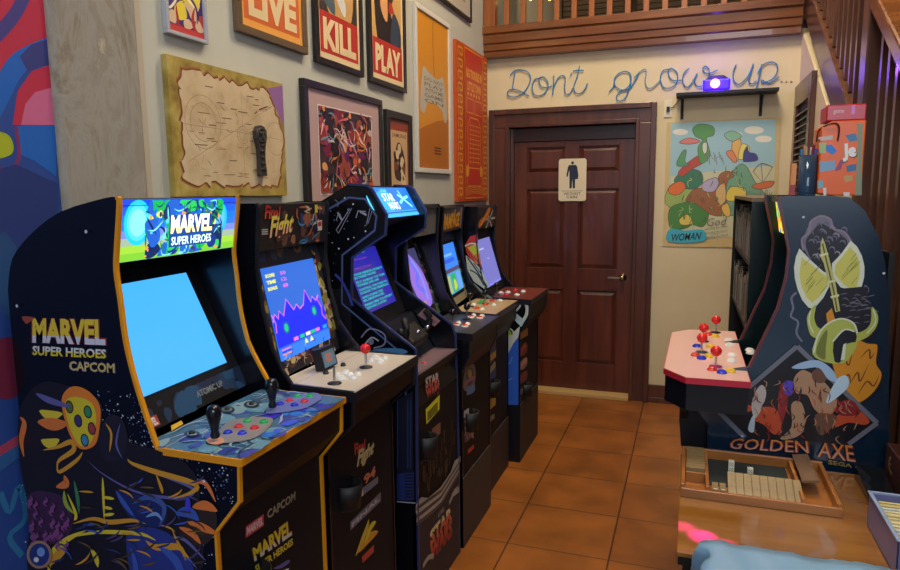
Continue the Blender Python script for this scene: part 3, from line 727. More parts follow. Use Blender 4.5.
for _ in range(70):
    a_ = random.uniform(92, 300); b_ = random.uniform(300, 470)
    if a_ > 200 and b_ > 440: continue
    A.stroke([(a_, b_), (a_+random.uniform(-8, 8), b_+random.uniform(4, 12)), (a_+random.uniform(-10, 10), b_+random.uniform(10, 22))], 2.5, random.choice((P((70, 90, 50)), P((206, 190, 120)), P((110, 70, 44)), P((150, 180, 110)), P((60, 110, 80)))), 4, True)
for _ in range(40):
    a_ = random.uniform(255, 380); b_ = random.uniform(390, 440); A.stroke([(a_, b_), (a_+3, b_+6)], 1.6, P((130, 140, 100)), 0)
A.poly([(84, 482), (130, 486), (180, 484), (182, 516), (82, 518)], P((60, 170, 196)), 3)
A.lay += 1
A.text('WOMAN', [(90, 496), (176, 490), (174, 511), (92, 517)], BKI, .015, .3)
for k in range(3): A.text('recording the silence', [(184, 478+k*12), (250, 470+k*12), (250, 478+k*12), (184, 487+k*12)], P((110, 104, 90)), .0)
A.text('God', [(190, 452), (248, 446), (248, 470), (192, 474)], P((130, 120, 100)), 0, .3)
A.text('God By', [(303, 372), (378, 370), (378, 396), (305, 398)], P((140, 126, 100)), 0, .2)
one(mb, 'cartoon_poster', 'colourful cartoon poster of green and brown creatures with cream margin under the shelf', 'poster', base=((x0+x1)/2, BACKY, z0))

# ================================================================== ARCADE CABINETS
def ball_stick(root, p, col, h=.062, r=.0165, ball=True, bat=False, washer=BLACKM):
    p = Vector(p)
    mb = MB(); mb.lathe(p, [(.004, 0), (.004, h)], CHROME, 10)
    sh = mb.build('joystick', root)
    mb = MB(); mb.lathe(p+Vector((0, 0, .0005)), [(.021, 0), (.021, .002), (.006, .004)], washer, 20); mb.build('dust_washer', sh)
    if bat:
        mb = MB(); mb.lathe(p+Vector((0, 0, .012)), [(.009, 0), (.011, .006), (.008, .016), (.011, .03), (.0165, .05), (.0165, .062), (.012, .072), (.001, .076)], col, 16); mb.build('bat_handle', sh)
    elif ball:
        mb = MB(); mb.lathe(p+Vector((0, 0, h)), [(r*math.sin(PI*i/10)+.0002, -r*math.cos(PI*i/10)) for i in range(11)], col, 18); mb.build('ball_top', sh)
def button(root, p, col, r=.0145, ring=None):
    mb = MB(); mb.lathe(p, [(r, 0), (r, .004), (r*.86, .006), (r*.74, .0055)], ring or col, 18)
    mb.lathe(Vector(p)+Vector((0, 0, .003)), [(r*.72, 0), (r*.72, .006), (r*.6, .0075), (.001, .008)], col, 18)
    mb.build('button', root)
def cup_holder(root, p, r=.045, h=.075):
    p = Vector(p); mb = MB(); n = 14; th = .004
    prof = []
    for rr, hh in ((r*.86, 0), (r*.94, h*.5), (r, h)):
        prof.append([(p.x+rr*1.25*math.sin(PI*i/n), p.y-rr*math.cos(PI*i/n), p.z+hh*(1) - (0)) for i in range(n+1)])
    vs = [v for row in prof for v in row]; m = n+1; fs = []
    for k in range(2):
        for i in range(n): fs.append([k*m+i, k*m+i+1, (k+1)*m+i+1, (k+1)*m+i])
    mb.add(vs, fs, BLACKM, True); mb.poly(prof[0], BLACKM)
    o = mb.build('cup_holder', root); s_ = o.modifiers.new('s', 'SOLIDIFY'); s_.thickness = .004
def tile_side(root, y0, y1, prof, sidem, trim, tr_idx, art=None, t=.018, near=True):
    mb = MB(); mb.prism(prof, 'y', y0, y1, sidem)
    if art: art(mb, y0)
    o = mb.build('side_panel', root)
    # edge trim on the front edge of this panel
    mt = MB(); pts = [Vector((p[0], 0, p[1])) for p in prof]; a, b = tr_idx
    n = len(prof)
    path = [pts[i % n] for i in range(a, b+1)]
    e = .0035
    L = []
    for i, p in enumerate(path):
        d1 = (path[i]-path[i-1]).normalized() if i else (path[1]-path[0]).normalized()
        d2 = (path[i+1]-path[i]).normalized() if i < len(path)-1 else d1
        d = (d1+d2).normalized(); L.append((p, Vector((-d.z, 0, d.x))))
    for (s0, s1) in ((0, 0),):
        rings = []
        for p, nn in L:
            sgn = 1 if nn.dot(Vector((TRDIR, 0, .25))) > 0 or True else -1
            q = nn*TRSGN
            rings.append([Vector((p.x, y0-.001, p.z))-q*.004, Vector((p.x, y0-.001, p.z))+q*e, Vector((p.x, y1+.001, p.z))+q*e, Vector((p.x, y1+.001, p.z))-q*.004])
        mt.loft(rings, trim, False)
    mt.build('edge_trim', o)
    return o
TRDIR = 1; TRSGN = 1

def scr_art(mb, P0, P1, y0, y1):
    """plane through near side bottom P0(x,z) to top P1(x,z); returns Art with origin bottom-near"""
    V = Vector((P1[0]-P0[0], 0, P1[1]-P0[1])); A = Art(mb, (P0[0], y0, P0[1]), (0, 1, 0), V); A.w = y1-y0; A.h = V.length
    return A
def cabinet(label, y0, y1, prof, ntr, W, deck, trim, bez, scr, mq, sidem=BLACKS, side_art=None, mq_art=None, mq_base=None, bez_art=None, scr_draw=None,
            scr_base=None, front_art=None, deckm=None, deck_edge=None, deck_art=None, riser=.0, riser_m=BROWN, riser_art=None, frontm=None, dthick=.03, body=None, skirt=.09, far=-.03):
    """prof: closed profile (x,z) starting at bottom back; ntr: index range of front edge. deck=(xback,xfront,z)."""
    t = .008
    root = empty('arcade_cabinet', ((-1.5+W)/2, (y0+y1)/2, 0), label, 'arcade cabinet', 'arcade cabinets along the left wall')
    tile_side(root, y0, y0+t, prof, sidem, trim, ntr, side_art)
    pf = [(x+(far*min(max((z-deck[2]-.01)/.12, 0), 1) if ntr[0] <= i <= ntr[1] else 0), z) for i, (x, z) in enumerate(prof)]
    tile_side(root, y1-t, y1, pf, sidem, trim, ntr)
    a, b = y0+t, y1-t
    def skew(mb, k=.5):
        for v in mb.v:
            if v.x > -1.34 or k: v.x += far*((v.y-a)/(b-a)-k)
    # body behind: back board, top board
    mb = MB(); tp = prof[1:ntr[0]+1]
    mb.box((prof[0][0]+.004, a, .02), (prof[0][0]+.016, b, tp[0][1]), BLACKM); mb.build('back_board', root)
    mb = MB(); top = [(p[0], p[1]-.004) for p in tp]+[(p[0]+.002, p[1]-.018) for p in tp[::-1]]
    mb.prism(top, 'y', a, b, BLACKM); skew(mb, 0); mb.build('top_board', root)
    # bezel
    (bx0, bz0), (bx1, bz1) = bez
    mb = MB(); mb.prism([(bx0, bz0), (bx1, bz1), (bx1-.012, bz1), (bx0-.012, bz0)], 'y', a, b, frontm or BLACK)
    A = scr_art(mb, (bx0, bz0), (bx1, bz1), a, b)
    if bez_art: bez_art(A)
    skew(mb, .7); mb.build('bezel', root)
    # screen
    if scr:
        mb = MB(); sy0, sy1, f0, f1 = scr
        q = lambda f: (bx0+(bx1-bx0)*f, bz0+(bz1-bz0)*f)
        nrm = Vector((bz1-bz0, 0, -(bx1-bx0))).normalized(); e = .004
        p0, p1 = q(f0), q(f1)
        mb.prism([(p0[0]+nrm.x*.001, p0[1]+nrm.z*.001), (p1[0]+nrm.x*.001, p1[1]+nrm.z*.001), (p1[0]+nrm.x*e, p1[1]+nrm.z*e), (p0[0]+nrm.x*e, p0[1]+nrm.z*e)], 'y', sy0, sy1, scr_base)
        A = scr_art(mb, (p0[0]+nrm.x*e, p0[1]+nrm.z*e), (p1[0]+nrm.x*e, p1[1]+nrm.z*e), sy0, sy1)
        if scr_draw: scr_draw(A)
        skew(mb, .7); mb.build('screen', root)
    # marquee
    (m0x, m0z), (m1x, m1z) = mq
    mb = MB(); mb.prism([(m0x, m0z), (m1x, m1z), (m1x-.02, m1z), (m0x-.02, m0z)], 'y', a, b, mq_base)
    A = scr_art(mb, (m0x, m0z), (m1x, m1z), a, b)
    if mq_art: mq_art(A)
    skew(mb, .2); mb.build('marquee', root)
    mb = MB(); mb.prism([(m0x-.001, m0z-.001), (m0x-.022, m0z-.001), (bx1-.01, bz1-.004), (bx1, bz1-.012)], 'y', a, b, BLACKM); skew(mb, .2); mb.build('speaker_panel', root)
    # deck
    xb, xf, z = deck
    mb = MB(); mb.box((xb, y0-.004, z-dthick), (xf, y1+.004, z), deck_edge or trim); mb.box((xb-.06, a, z-dthick), (xb, b, z), deckm)
    A = Art(mb, (0, 0, z), (1, 0, 0), (0, 1, 0)); A.poly([(xb+.002, y0), (xf-.004, y0), (xf-.004, y1), (xb+.002, y1)], deckm)
    if deck_art: deck_art(A)
    mb.build('control_panel', root)
    mb = MB(); mb.prism([(xb-.02, z-dthick), (xf-.012, z-dthick), (xf-.016, z-skirt), (W-.002, z-skirt-.075), (W-.012, z-skirt-.08), (xb-.02, z-skirt-.08)], 'y', a, b, BLACK); mb.build('control_box', root)
    # front panel and riser
    zr = riser
    mb = MB(); mb.box((W-.016, a, zr), (W-.004, b, z-skirt-.06), frontm or BLACK)
    A = art_px_plane(mb, W-.004)
    if front_art: front_art(A)
    mb.build('front_panel', root)
    if riser:
        mb = MB(); mb.box((W-.02, y0, 0), (W+.002, y1, riser), riser_m)
        A = art_px_plane(mb, W+.002)
        if riser_art: riser_art(A)
        mb.build('riser', root)
    return root

def gen_prof(dx, top, dz, W, deckx, fr=.10, body=None):
    k = top
    pr = [(-1.50, 0), (-1.50, top-.10), (-1.46, top-.04), (-1.39, top-.008), (-1.30, top), (-1.158+dx, top), (-1.153+dx, top-.012),
          (-1.163+dx, top-.11), (-1.168+dx, top-.185), (-1.156+dx, dz+.225), (-1.128+dx, dz+.105), (-1.10+dx, dz+.045), (-1.067+dx, dz+.002), (deckx-.012, dz-.002), (deckx-.016, dz-fr), (W, dz-fr-.075), (W, 0)]
    return pr

# ---- cabinet 1
def c1prof():
    y_, s = 1.10, 1.10/1.077
    P1 = [(-1.466, 1.389), (-1.443, 1.46), (-1.38, 1.516), (-1.284, 1.567), (-1.154, 1.596), (-1.125, 1.596), (-1.119, 1.585), (-1.134, 1.50), (-1.142, 1.445), (-1.137, 1.38), (-1.132, 1.30), (-1.118, 1.224), (-1.094, 1.14), (-1.065, 1.057)]
    P1 = [(max(x*s, -1.507), 1.6+(z-1.6)*s) for x, z in P1]
    P1 = [(max(v.x, -1.507), v.y) for v in smooth(P1, 3)]
    return [(-1.508, 0), (-1.500, 1.30)]+P1+[(-.872, 1.045), (-.876, .955), (-.942, .875), (-.942, 0)]
PR1 = c1prof()
GO = P((196, 140, 40)); GY = P((206, 186, 50)); OR_ = P((206, 112, 50)); PU = P((122, 66, 120)); BU = P((54, 84, 170)); LB = P((110, 150, 210)); GR = P((60, 120, 80)); WH = P((206, 210, 214)); VI = P((90, 90, 150))
def side1(mb, y):
    A = Art(mb, (0, y, 0), (1, 0, 0), (0, 0, 1))
    A.lay = 1
    random.seed(11)
    A.crop(20, 310, 8.145)
    YL = P((214, 186, 54)); RDk = P((130, 40, 34))
    A.text2('MARVEL', [(92, 62), (700, 74), (708, 292), (92, 270)], YL, P((200, 200, 214)), .3, .045, 0, RDk, .035); A.lay += .3
    A.text2('SUPER HEROES', [(94, 288), (714, 320), (714, 398), (94, 368)], P((206, 208, 206)), P((206, 186, 50)), .5, .03, 0, P((60, 40, 30)), .03); A.lay += .3
    A.text('CAPCOM', [(400, 412), (775, 432), (778, 516), (402, 494)], P((150, 130, 130)), .035); A.lay += .1
    A.text('CAPCOM', [(408, 420), (768, 438), (770, 508), (410, 487)], P((196, 176, 100)), .012)
    A.poly([(22, 52), (110, 58), (112, 72), (60, 112), (34, 90)], P((150, 70, 50)), 3)
    # stars
    A.M = None
    for _ in range(1500):
        u = random.uniform(20, 235); v = random.triangular(385, 570, 430)
        A.M = (0, 0, 1); q = A.c((u, v)); A.M = None
        if q.y > 1.055 and q.x > -1.09-(q.y-1.05)*.3: continue
        if q.x > -.89 and q.y > .93: continue
        if q.x > -.885: continue
        if q.y < .95 and q.x > -.95: continue
        r = random.choice((.0009, .0012, .0016, .0024))
        A.ell(q, r, r, random.choice((WH, LB, VI, P((150, 160, 190)))), 5); A.lay -= .12
    A.lay += .3
    A.crop(0, 380, 3.0)
    DKB = P((24, 22, 30)); 
    A.poly([(60, 90), (120, 10), (200, 15), (300, 60), (330, 160), (560, 250), (600, 400), (560, 620), (120, 620), (90, 400), (60, 240)], DKB, 5)
    A.poly([(186, 60), (215, 20), (262, 30), (300, 75), (300, 140), (285, 195), (240, 205), (205, 150)], P((214, 120, 40)), 5)
    A.poly([(196, 70), (225, 50), (275, 68), (290, 120), (275, 185), (240, 195), (210, 140)], P((200, 184, 40)), 5)
    A.poly([(380, 470), (440, 440), (520, 470), (580, 560), (570, 640), (420, 640)], P((40, 54, 130)), 4); A.poly([(350, 335), (420, 345), (495, 380), (485, 440), (400, 420)], P((28, 40, 96)), 4)
    A.poly([(85, 350), (150, 335), (210, 370), (215, 450), (170, 490), (100, 480)], P((58, 34, 66)), 4); A.poly([(560, 420), (600, 380), (650, 400), (640, 470), (590, 500), (540, 470)], P((44, 34, 30)), 4)
    A.poly([(300, 160), (330, 105), (370, 120), (385, 190), (360, 240), (310, 235)], P((30, 27, 40)), 4)
    A.stroke([(318, 130), (335, 160), (330, 215)], 7, GO, 4, True); A.stroke([(362, 130), (350, 190), (368, 235)], 6, VI, 4, True)
    for (c, col) in (((236, 122), P((60, 50, 110))), ((265, 95), P((50, 130, 90))), ((277, 145), P((150, 60, 60))), ((256, 180), P((60, 130, 170))), ((210, 80), P((90, 100, 40)))):
        A.ell(c, 12, 20, P((30, 26, 30)), 16, -.2); A.ell(c, 9, 16, col, 16, -.2)
    for pts, w_, c in (([(120, 92), (150, 105), (190, 100)], 14, GY), ([(115, 125), (160, 132), (205, 130)], 18, OR_), ([(125, 180), (150, 190), (180, 178)], 14, GY), ([(130, 210), (175, 200), (215, 185), (222, 210), (180, 240), (172, 262)], 8, GO),
                       ([(62, 110), (75, 130), (66, 180), (74, 230)], 10, OR_), ([(195, 285), (200, 310), (170, 320)], 12, OR_), ([(250, 215), (232, 240), (180, 275), (175, 250)], 6, GO), ([(110, 40), (150, 60), (215, 80)], 10, VI),
                       ([(380, 240), (430, 265), (500, 290), (580, 325), (560, 350), (490, 350), (400, 330), (310, 280), (265, 240)], 5, VI), ([(385, 235), (400, 250), (470, 275), (585, 310), (578, 335), (520, 355)], 9, GO), ([(470, 280), (485, 320), (490, 340)], 6, GO),
                       ([(310, 290), (312, 340), (315, 420)], 5, GY), ([(310, 350), (345, 355)], 5, GY), ([(312, 380), (340, 385)], 5, GY), ([(312, 405), (345, 400)], 5, GY), ([(220, 430), (280, 415), (330, 425), (400, 420), (440, 430)], 7, GO), ([(215, 470), (300, 455), (420, 460), (470, 480)], 6, GY),
                       ([(350, 330), (375, 370), (410, 415)], 9, BU), ([(400, 370), (450, 350), (495, 380), (480, 440)], 10, P((60, 84, 150))), ([(440, 410), (470, 400), (490, 420)], 6, LB), ([(195, 330), (200, 370), (225, 400)], 8, P((140, 160, 50))), ([(225, 300), (235, 350), (240, 400)], 7, GR), ([(205, 340), (230, 400), (225, 420)], 6, GY),
                       ([(150, 620), (155, 530), (200, 480), (260, 450)], 9, GY), ([(140, 560), (180, 520), (200, 500)], 12, GO), ([(275, 505), (290, 530), (296, 560)], 10, GY), ([(440, 480), (470, 500), (540, 500), (560, 540)], 11, GO), ([(395, 500), (410, 560), (405, 620)], 10, BU), ([(480, 500), (530, 540), (560, 620)], 16, BU),
                       ([(585, 305), (620, 310), (650, 365)], 8, OR_), ([(580, 380), (620, 375), (655, 392)], 16, OR_), ([(565, 425), (610, 440), (655, 460)], 14, OR_), ([(540, 440), (580, 460), (605, 490)], 12, OR_), ([(520, 470), (560, 480), (620, 540)], 6, VI), ([(530, 400), (570, 395), (600, 420)], 18, BU), ([(520, 450), (545, 500), (590, 560)], 5, GO)):
        A.stroke(pts, w_*1.55, c, 6, True)
    for _ in range(70):
        a_ = random.uniform(110, 600); b_ = random.uniform(300, 570)
        if a_ < 220 and b_ < 420: continue
        t_ = random.uniform(-1, 1); A.stroke([(a_, b_), (a_+18, b_+10*t_), (a_+34, b_+26*t_), (a_+44, b_+48*t_)], 5, random.choice((P((60, 50, 40)), BU, P((40, 50, 96)), P((96, 76, 36)), P((70, 60, 100)), GO)), 4, True)
    for k in range(34):                              # violet squiggles
        x_ = random.uniform(88, 210); y_ = random.uniform(342, 480)
        A.stroke([(x_, y_), (x_+6, y_+10), (x_-4, y_+18), (x_+5, y_+30)], 7, PU, 4, True)
    A.ell((125, 520), 38, 42, P((150, 120, 100)), 20); A.ell((125, 520), 30, 34, P((40, 50, 120)), 20); A.ell((130, 512), 12, 14, LB, 12); A.ell((116, 535), 8, 8, WH, 8)
    A.ell((570, 370), 8, 22, P((60, 60, 200)), 12)
    # bolts
    A.M = None
    for (u, v) in ((88.5, 231.5), (19.5, 305.5), (206, 480)):
        q = A.px(u, v); A.ell(q, .004, .004, P((190, 192, 200)), 10)
def mq1(A):
    w, h = A.w, A.h
    random.seed(4)
    sky = [((20, 110, 235), 0, .0), ]
    def L(c): return G(c, 1.25)
    A.quad((0, 0), (w, h), L((30, 120, 240)))
    for i in range(8):
        f0 = i/8
        c = [(120, 190, 50), (150, 200, 60), (150, 170, 150), (110, 130, 220), (40, 110, 240), (20, 110, 245), (20, 90, 240), (20, 70, 225)][i]
        A.quad((0, h*f0), (w, h*(f0+.125)), L(c))
    for r in (.5, .4, .3): A.ell((.13*w, .62*h), r*.2*w, r*.75*h, L((30+int((.5-r)*500), 190+int((.5-r)*150), 250)), 24)
    for r in (.5, .35): A.ell((.83*w, .62*h), r*.16*w, r*.6*h, L((30+int((.5-r)*400), 180, 250)), 24)
    A.lay += .5
    A.blobs(.18*w, .86*w, .02*h, .98*h, 46, [L((20, 50, 130)), L((20, 170, 80)), L((30, 90, 190)), L((10, 36, 90)), L((40, 190, 90))], .015, .035)
    A.blobs(.18*w, .86*w, .04*h, .95*h, 40, [L((90, 200, 240)), L((230, 150, 60)), L((60, 40, 110)), L((20, 150, 90)), L((240, 220, 120))], .004, .012)
    A.slashes(.18*w, .86*w, .04*h, .96*h, 60, [L((12, 30, 90)), L((130, 230, 240)), L((20, 120, 60))], .02, .06, .005)
    A.quad((.36*w, .16*h), (.74*w, .72*h), L((20, 70, 150)))
    A.lay += .5
    A.text2('MARVEL', [(.365*w, .73*h), (.75*w, .73*h), (.75*w, .39*h), (.365*w, .39*h)], G((255, 250, 235), 1.8), G((255, 236, 150), 1.8), .35, .04, 0, G((16, 30, 90), 1.), .04)
    A.text('SUPER HEROES', [(.38*w, .34*h), (.74*w, .34*h), (.74*w, .19*h), (.38*w, .19*h)], G((220, 250, 220), 1.6), .02)
def bez1(A):
    w, h = A.w, A.h; random.seed(8)
    A.blobs(.0*w, w, .0, .14*h, 26, [P((24, 50, 84)), P((20, 36, 66)), P((30, 74, 110))], .01, .04)
    A.text('MARVEL', [(.22*w, .99*h), (.58*w, .99*h), (.58*w, .935*h), (.22*w, .935*h)], P((24, 44, 66)), .03); A.text('SUPER HEROES', [(.26*w, .925*h), (.56*w, .925*h), (.56*w, .90*h), (.26*w, .90*h)], P((22, 38, 58)), .02)
    A.quad((.03*w, .015*h), (.17*w, .075*h), P((170, 60, 60))); A.lay += .3; A.text('MARVEL', [(.04*w, .068*h), (.16*w, .068*h), (.16*w, .022*h), (.04*w, .022*h)], WH, .05)
    A.text('ATOMIC UP', [(.52*w, .10*h), (.78*w, .10*h), (.78*w, .06*h), (.52*w, .06*h)], P((120, 130, 130)), .03)
def deck1(A):
    A.crop(150, 370, 2.85); random.seed(9)
    xs0, xs1, ya_, yb_ = -1.115, -.858, 1.10, 1.535
    A.M = None
    A.blobs(xs0, xs1, ya_, yb_, 70, [P((70, 110, 140)), P((40, 80, 130)), P((96, 140, 160)), P((46, 60, 140)), P((120, 150, 160)), P((60, 70, 150))], .015, .05)
    A.blobs(-1.0, -.875, 1.22, 1.52, 24, [P((50, 40, 190)), P((60, 90, 220)), P((40, 110, 200))], .01, .04)
    A.slashes(xs0, xs1, ya_, yb_, 50, [P((140, 170, 180)), P((30, 50, 80)), P((160, 170, 190))], .03, .1, .005)
    A.crop(150, 370, 2.85)
    A.poly([(60, 165), (90, 150), (95, 160), (62, 180)], P((214, 170, 40)))
    for (a, b) in ((120, 187), (290, 103), (220, 118)): A.ell((a, b), 22, 9, P((30, 34, 44)), 16); A.ell((a, b), 15, 6, P((110, 130, 140)), 16)
    A.poly([(190, 195), (230, 150), (330, 140), (350, 155), (300, 200), (200, 215)], P((128, 124, 124)), 5)
    A.poly([(330, 125), (360, 95), (460, 70), (490, 85), (440, 115), (350, 130)], P((96, 106, 160)), 5)
    A.ell((187, 208), 26, 12, P((200, 140, 110)), 16)
def front1(A):
    A.crop(240, 480, 6.333)
    A.poly([(35, 295), (150, 215), (150, 290), (35, 368)], P((190, 60, 70)))
    A.text('MARVEL', [(42, 300), (146, 228), (146, 280), (42, 354)], P((226, 190, 190)), .05)
    A.text('CAPCOM', [(170, 195), (350, 70), (350, 125), (175, 250)], P((150, 136, 110)), .035)
    A.text2('MARVEL', [(72, 436), (322, 242), (332, 348), (88, 522)], P((216, 190, 50)), P((200, 196, 180)), .3, .045, 0, P((120, 50, 36)), .03)
    A.text('SUPER HEROES', [(92, 545), (332, 366), (336, 408), (100, 590)], P((206, 186, 60)), .03)
    A.stroke([(210, 560), (260, 545), (300, 520), (315, 515)], 16, VI, 4, True)
    A.stroke([(230, 600), (280, 580), (310, 560)], 12, WH, 4, True)
root = cabinet('nearest cabinet on the left with yellow edge trim, dark side art and bright blue screen', 1.10, 1.545, PR1, (17, 45), -.942, (-1.068, -.862, 1.052), TYEL,
        ((-1.165, 1.062), (-1.352, 1.445)), (1.146, 1.492, .19, .84), ((-1.172, 1.456), (-1.152, 1.592)), side_art=side1, mq_art=mq1, mq_base=G((30, 120, 240), 1.6), bez_art=bez1,
        scr_base=mat('bright_cyan_screen', (66, 164, 240), .3, emit=1.15), front_art=front1, deckm=P((70, 110, 140), .25), deck_art=deck1, deck_edge=TYEL, frontm=mat('dark_front_vinyl', (24, 23, 27), .6, spec=.2), dthick=.016)
for (a, b) in ((187, 207), (350, 119)):
    ball_stick(root, onz(150+a/2.85, 370+b/2.85, 1.0525), mat('black_gloss_bat', (14, 16, 22), .15), bat=True)
BG = mat('green_button', (36, 160, 86), .25); BRD = mat('red_button', (196, 40, 50), .25); BB = mat('blue_button', (34, 50, 190), .25); BY = mat('yellow_button', (226, 186, 40), .3); BW = mat('white_button', (226, 226, 220), .3); BK = mat('black_button', (18, 18, 20), .3)
for (a, b, m) in ((278, 152, BG), (325, 155, BG), (252, 168, BRD), (298, 172, BRD), (222, 185, BB), (263, 187, BB), (420, 80, BG), (455, 80, BG), (398, 93, BRD), (440, 95, BRD), (370, 103, BB), (412, 106, BB), (120, 186, BK), (290, 103, BK), (220, 118, BK)):
    button(root, onz(150+a/2.85, 370+b/2.85, 1.0525), m, .0125 if m is not BK else .009)
cup_holder(root, (-.946, 1.21, .655))

# ---- cabinet 2
PR2 = gen_prof(.0, 1.575, 1.05, -.956, -.857)
PR2[0] = (-1.52, 0); PR2[1] = (-1.52, 1.475)
def mq2(A):
    A.crop(240, 195, 5.7); random.seed(12)
    A.quad if False else None
    A.poly([(115, 50), (490, 50), (505, 268), (90, 285)], P((24, 20, 24)))
    A.M = None; w, h = A.w, A.h
    A.blobs(.3*w, .95*w, .05*h, .95*h, 22, [P((40, 60, 110)), P((90, 60, 50)), P((60, 40, 40)), P((140, 90, 70))], .01, .03)
    A.slashes(.5*w, .95*w, .05*h, .95*h, 26, [P((70, 130, 180)), P((196, 180, 150)), P((170, 90, 60)), P((30, 40, 90))], .03, .07, .007)
    A.crop(240, 195, 5.7); A.lay += 1
    A.text2('Final', [(130, 56), (232, 62), (232, 138), (128, 138)], P((176, 40, 50)), P((214, 80, 50)), .5, .02, .15, P((60, 20, 24)), .03)
    A.lay += .4
    A.text2('Fight', [(162, 118), (322, 100), (304, 244), (156, 286)], P((216, 200, 90)), P((222, 170, 130)), .5, .03, .2, P((70, 40, 30)), .04)
    A.poly([(448, 55), (466, 55), (466, 100), (450, 100)], P((206, 190, 60)))
    A.poly([(465, 148), (494, 142), (494, 200), (468, 204)], P((200, 190, 190))); A.lay += .3; A.poly([(469, 155), (490, 150), (490, 175), (471, 180)], RDD)
    for i in range(3): A.poly([(110, 195+i*12), (150, 193+i*12), (150, 199+i*12), (110, 202+i*12)], P((170, 170, 170)))
def bez2(A):
    w, h = A.w, A.h; random.seed(21)
    A.quad((0, 0), (w, h), P((34, 32, 44)))
    A.blobs(0, w, .88*h, h, 24, [P((30, 60, 110)), P((24, 36, 60)), P((120, 100, 70)), P((50, 70, 100))], .01, .03)
    A.blobs(0, w, 0, .2*h, 50, [P((150, 60, 50)), P((196, 170, 130)), P((60, 80, 110)), P((40, 30, 34)), P((90, 60, 50)), P((200, 190, 170))], .008, .026)
    A.blobs(0, .09*w, .1*h, .9*h, 20, [P((120, 90, 50)), P((60, 50, 40)), P((150, 130, 60))], .008, .02)
    A.blobs(.88*w, w, .1*h, .9*h, 30, [P((150, 140, 60)), P((196, 180, 150)), P((120, 50, 44)), P((60, 60, 50))], .008, .025)
    A.slashes(0, w, 0, .18*h, 26, [P((30, 22, 24)), P((210, 190, 160))], .02, .05, .004)
def scr2(A):
    w, h = A.w, A.h
    B1 = G((24, 40, 235), 1.1); PKx = G((220, 110, 230), 1.1); YE = G((220, 225, 110), 1.1); GN = G((20, 190, 130), 1.1); CY = G((30, 150, 240), 1.1)
    pts = [(0, .42), (.05, .5), (.1, .44), (.14, .52), (.2, .45), (.3, .62), (.4, .48), (.47, .53), (.52, .47), (.6, .5), (.68, .66), (.76, .5), (.8, .56), (.86, .5), (.93, .56), (.95, .42), (1, .4)]
    A.poly([(p[0]*w, p[1]*h) for p in pts]+[(w, .14*h), (0, .14*h)], B1)
    A.quad((0, 0), (w, .12*h), G((50, 120, 250), 1.1))
    A.stroke([(p[0]*w, p[1]*h) for p in pts[:15]], .005, PKx, 0); A.stroke([(.93*w, .56*h), (.9*w, .5*h), (.95*w, .4*h), (.93*w, .32*h), (.985*w, .25*h)], .005, PKx, 0); A.stroke([(0, .5*h), (.04*w, .4*h), (.02*w, .3*h)], .005, PKx, 0)
    for c in ((.2*w, .32*h), (.78*w, .39*h)): A.ell(c, .055*w, .065*h, G((20, 90, 160), 1.1), 16); A.ell(c, .035*w, .045*h, GN, 16)
    for i, t in enumerate(('SCORE', 'TIME', 'BONUS')): A.text(t, [(.04*w, (.93-.07*i)*h), (.2*w, (.93-.07*i)*h), (.2*w, (.89-.07*i)*h), (.04*w, (.89-.07*i)*h)], YE, .06)
    for i, t in enumerate(('50', '12:', '8')): A.text(t, [(.3*w, (.93-.07*i)*h), (.4*w, (.93-.07*i)*h), (.4*w, (.89-.07*i)*h), (.3*w, (.89-.07*i)*h)], PKx, .02)
    for x_, c in ((.28, PKx), (.4, GN), (.52, G((240, 220, 190), 1.1)), (.62, GN), (.72, PKx), (.88, CY)): A.quad((x_*w, .15*h), ((x_+.09)*w, .19*h), c)
    for x_ in (.46, .57): A.poly([(x_*w, .075*h), ((x_+.08)*w, .075*h), ((x_+.04)*w, .135*h)], YE)
    for i in range(3): A.quad((.04*w, (.10-.025*i)*h), (.2*w, (.115-.025*i)*h), (PKx, B1, G((240, 140, 90), 1.1))[i])
def front2(A):
    A.crop(300, 370, 2.85)
    A.text('Final', [(155, 210), (186, 196), (186, 228), (156, 244)], P((196, 60, 50)), .04); A.text('Fight', [(168, 228), (214, 198), (206, 250), (160, 292)], P((206, 190, 130)), .05)
    A.text('94', [(180, 304), (216, 270), (214, 302), (184, 328)], P((206, 120, 90)), .04)
    A.poly([(165, 346), (222, 303), (222, 322), (167, 368)], P((110, 116, 130))); A.poly([(168, 350), (180, 341), (180, 357), (169, 366)], WH)
    A.poly([(143, 433), (230, 347), (230, 374), (143, 458)], P((96, 96, 110))); A.lay += .3; A.text('FINAL', [(147, 436), (226, 358), (226, 370), (147, 450)], P((170, 170, 180)), .04)
    A.stroke([(158, 530), (175, 490), (190, 450), (196, 425)], 10, P((196, 170, 60)), 4, True); A.stroke([(165, 520), (195, 480), (222, 460)], 12, GO, 4, True); A.stroke([(185, 495), (200, 450), (216, 432)], 9, GY, 4, True)
    A.poly([(176, 532), (210, 498), (210, 518), (178, 550)], P((176, 66, 56))); 
def deck2(A): pass
root = cabinet('cabinet with white control panel and blue landscape game on its screen', 1.60, 2.045, PR2, (5, 15), -.956, (-1.07, -.857, 1.05), TBLK,
        ((-1.146, 1.056), (-1.228, 1.445)), (1.655, 1.985, .12, .835), ((-1.168, 1.437), (-1.158, 1.565)), mq_art=mq2, mq_base=P((24, 20, 24)), bez_art=bez2,
        scr_base=mat('steel_blue_screen', (48, 108, 214), .3, emit=.95), scr_draw=scr2, front_art=front2, deckm=mat('white_deck_laminate', (196, 186, 170), .3), deck_edge=TBLK, frontm=mat('dark_front_vinyl', (24, 23, 27), .6, spec=.2))
c8 = lambda a, b: onz(280+a/4.07, 330+b/4.07, 1.0505)
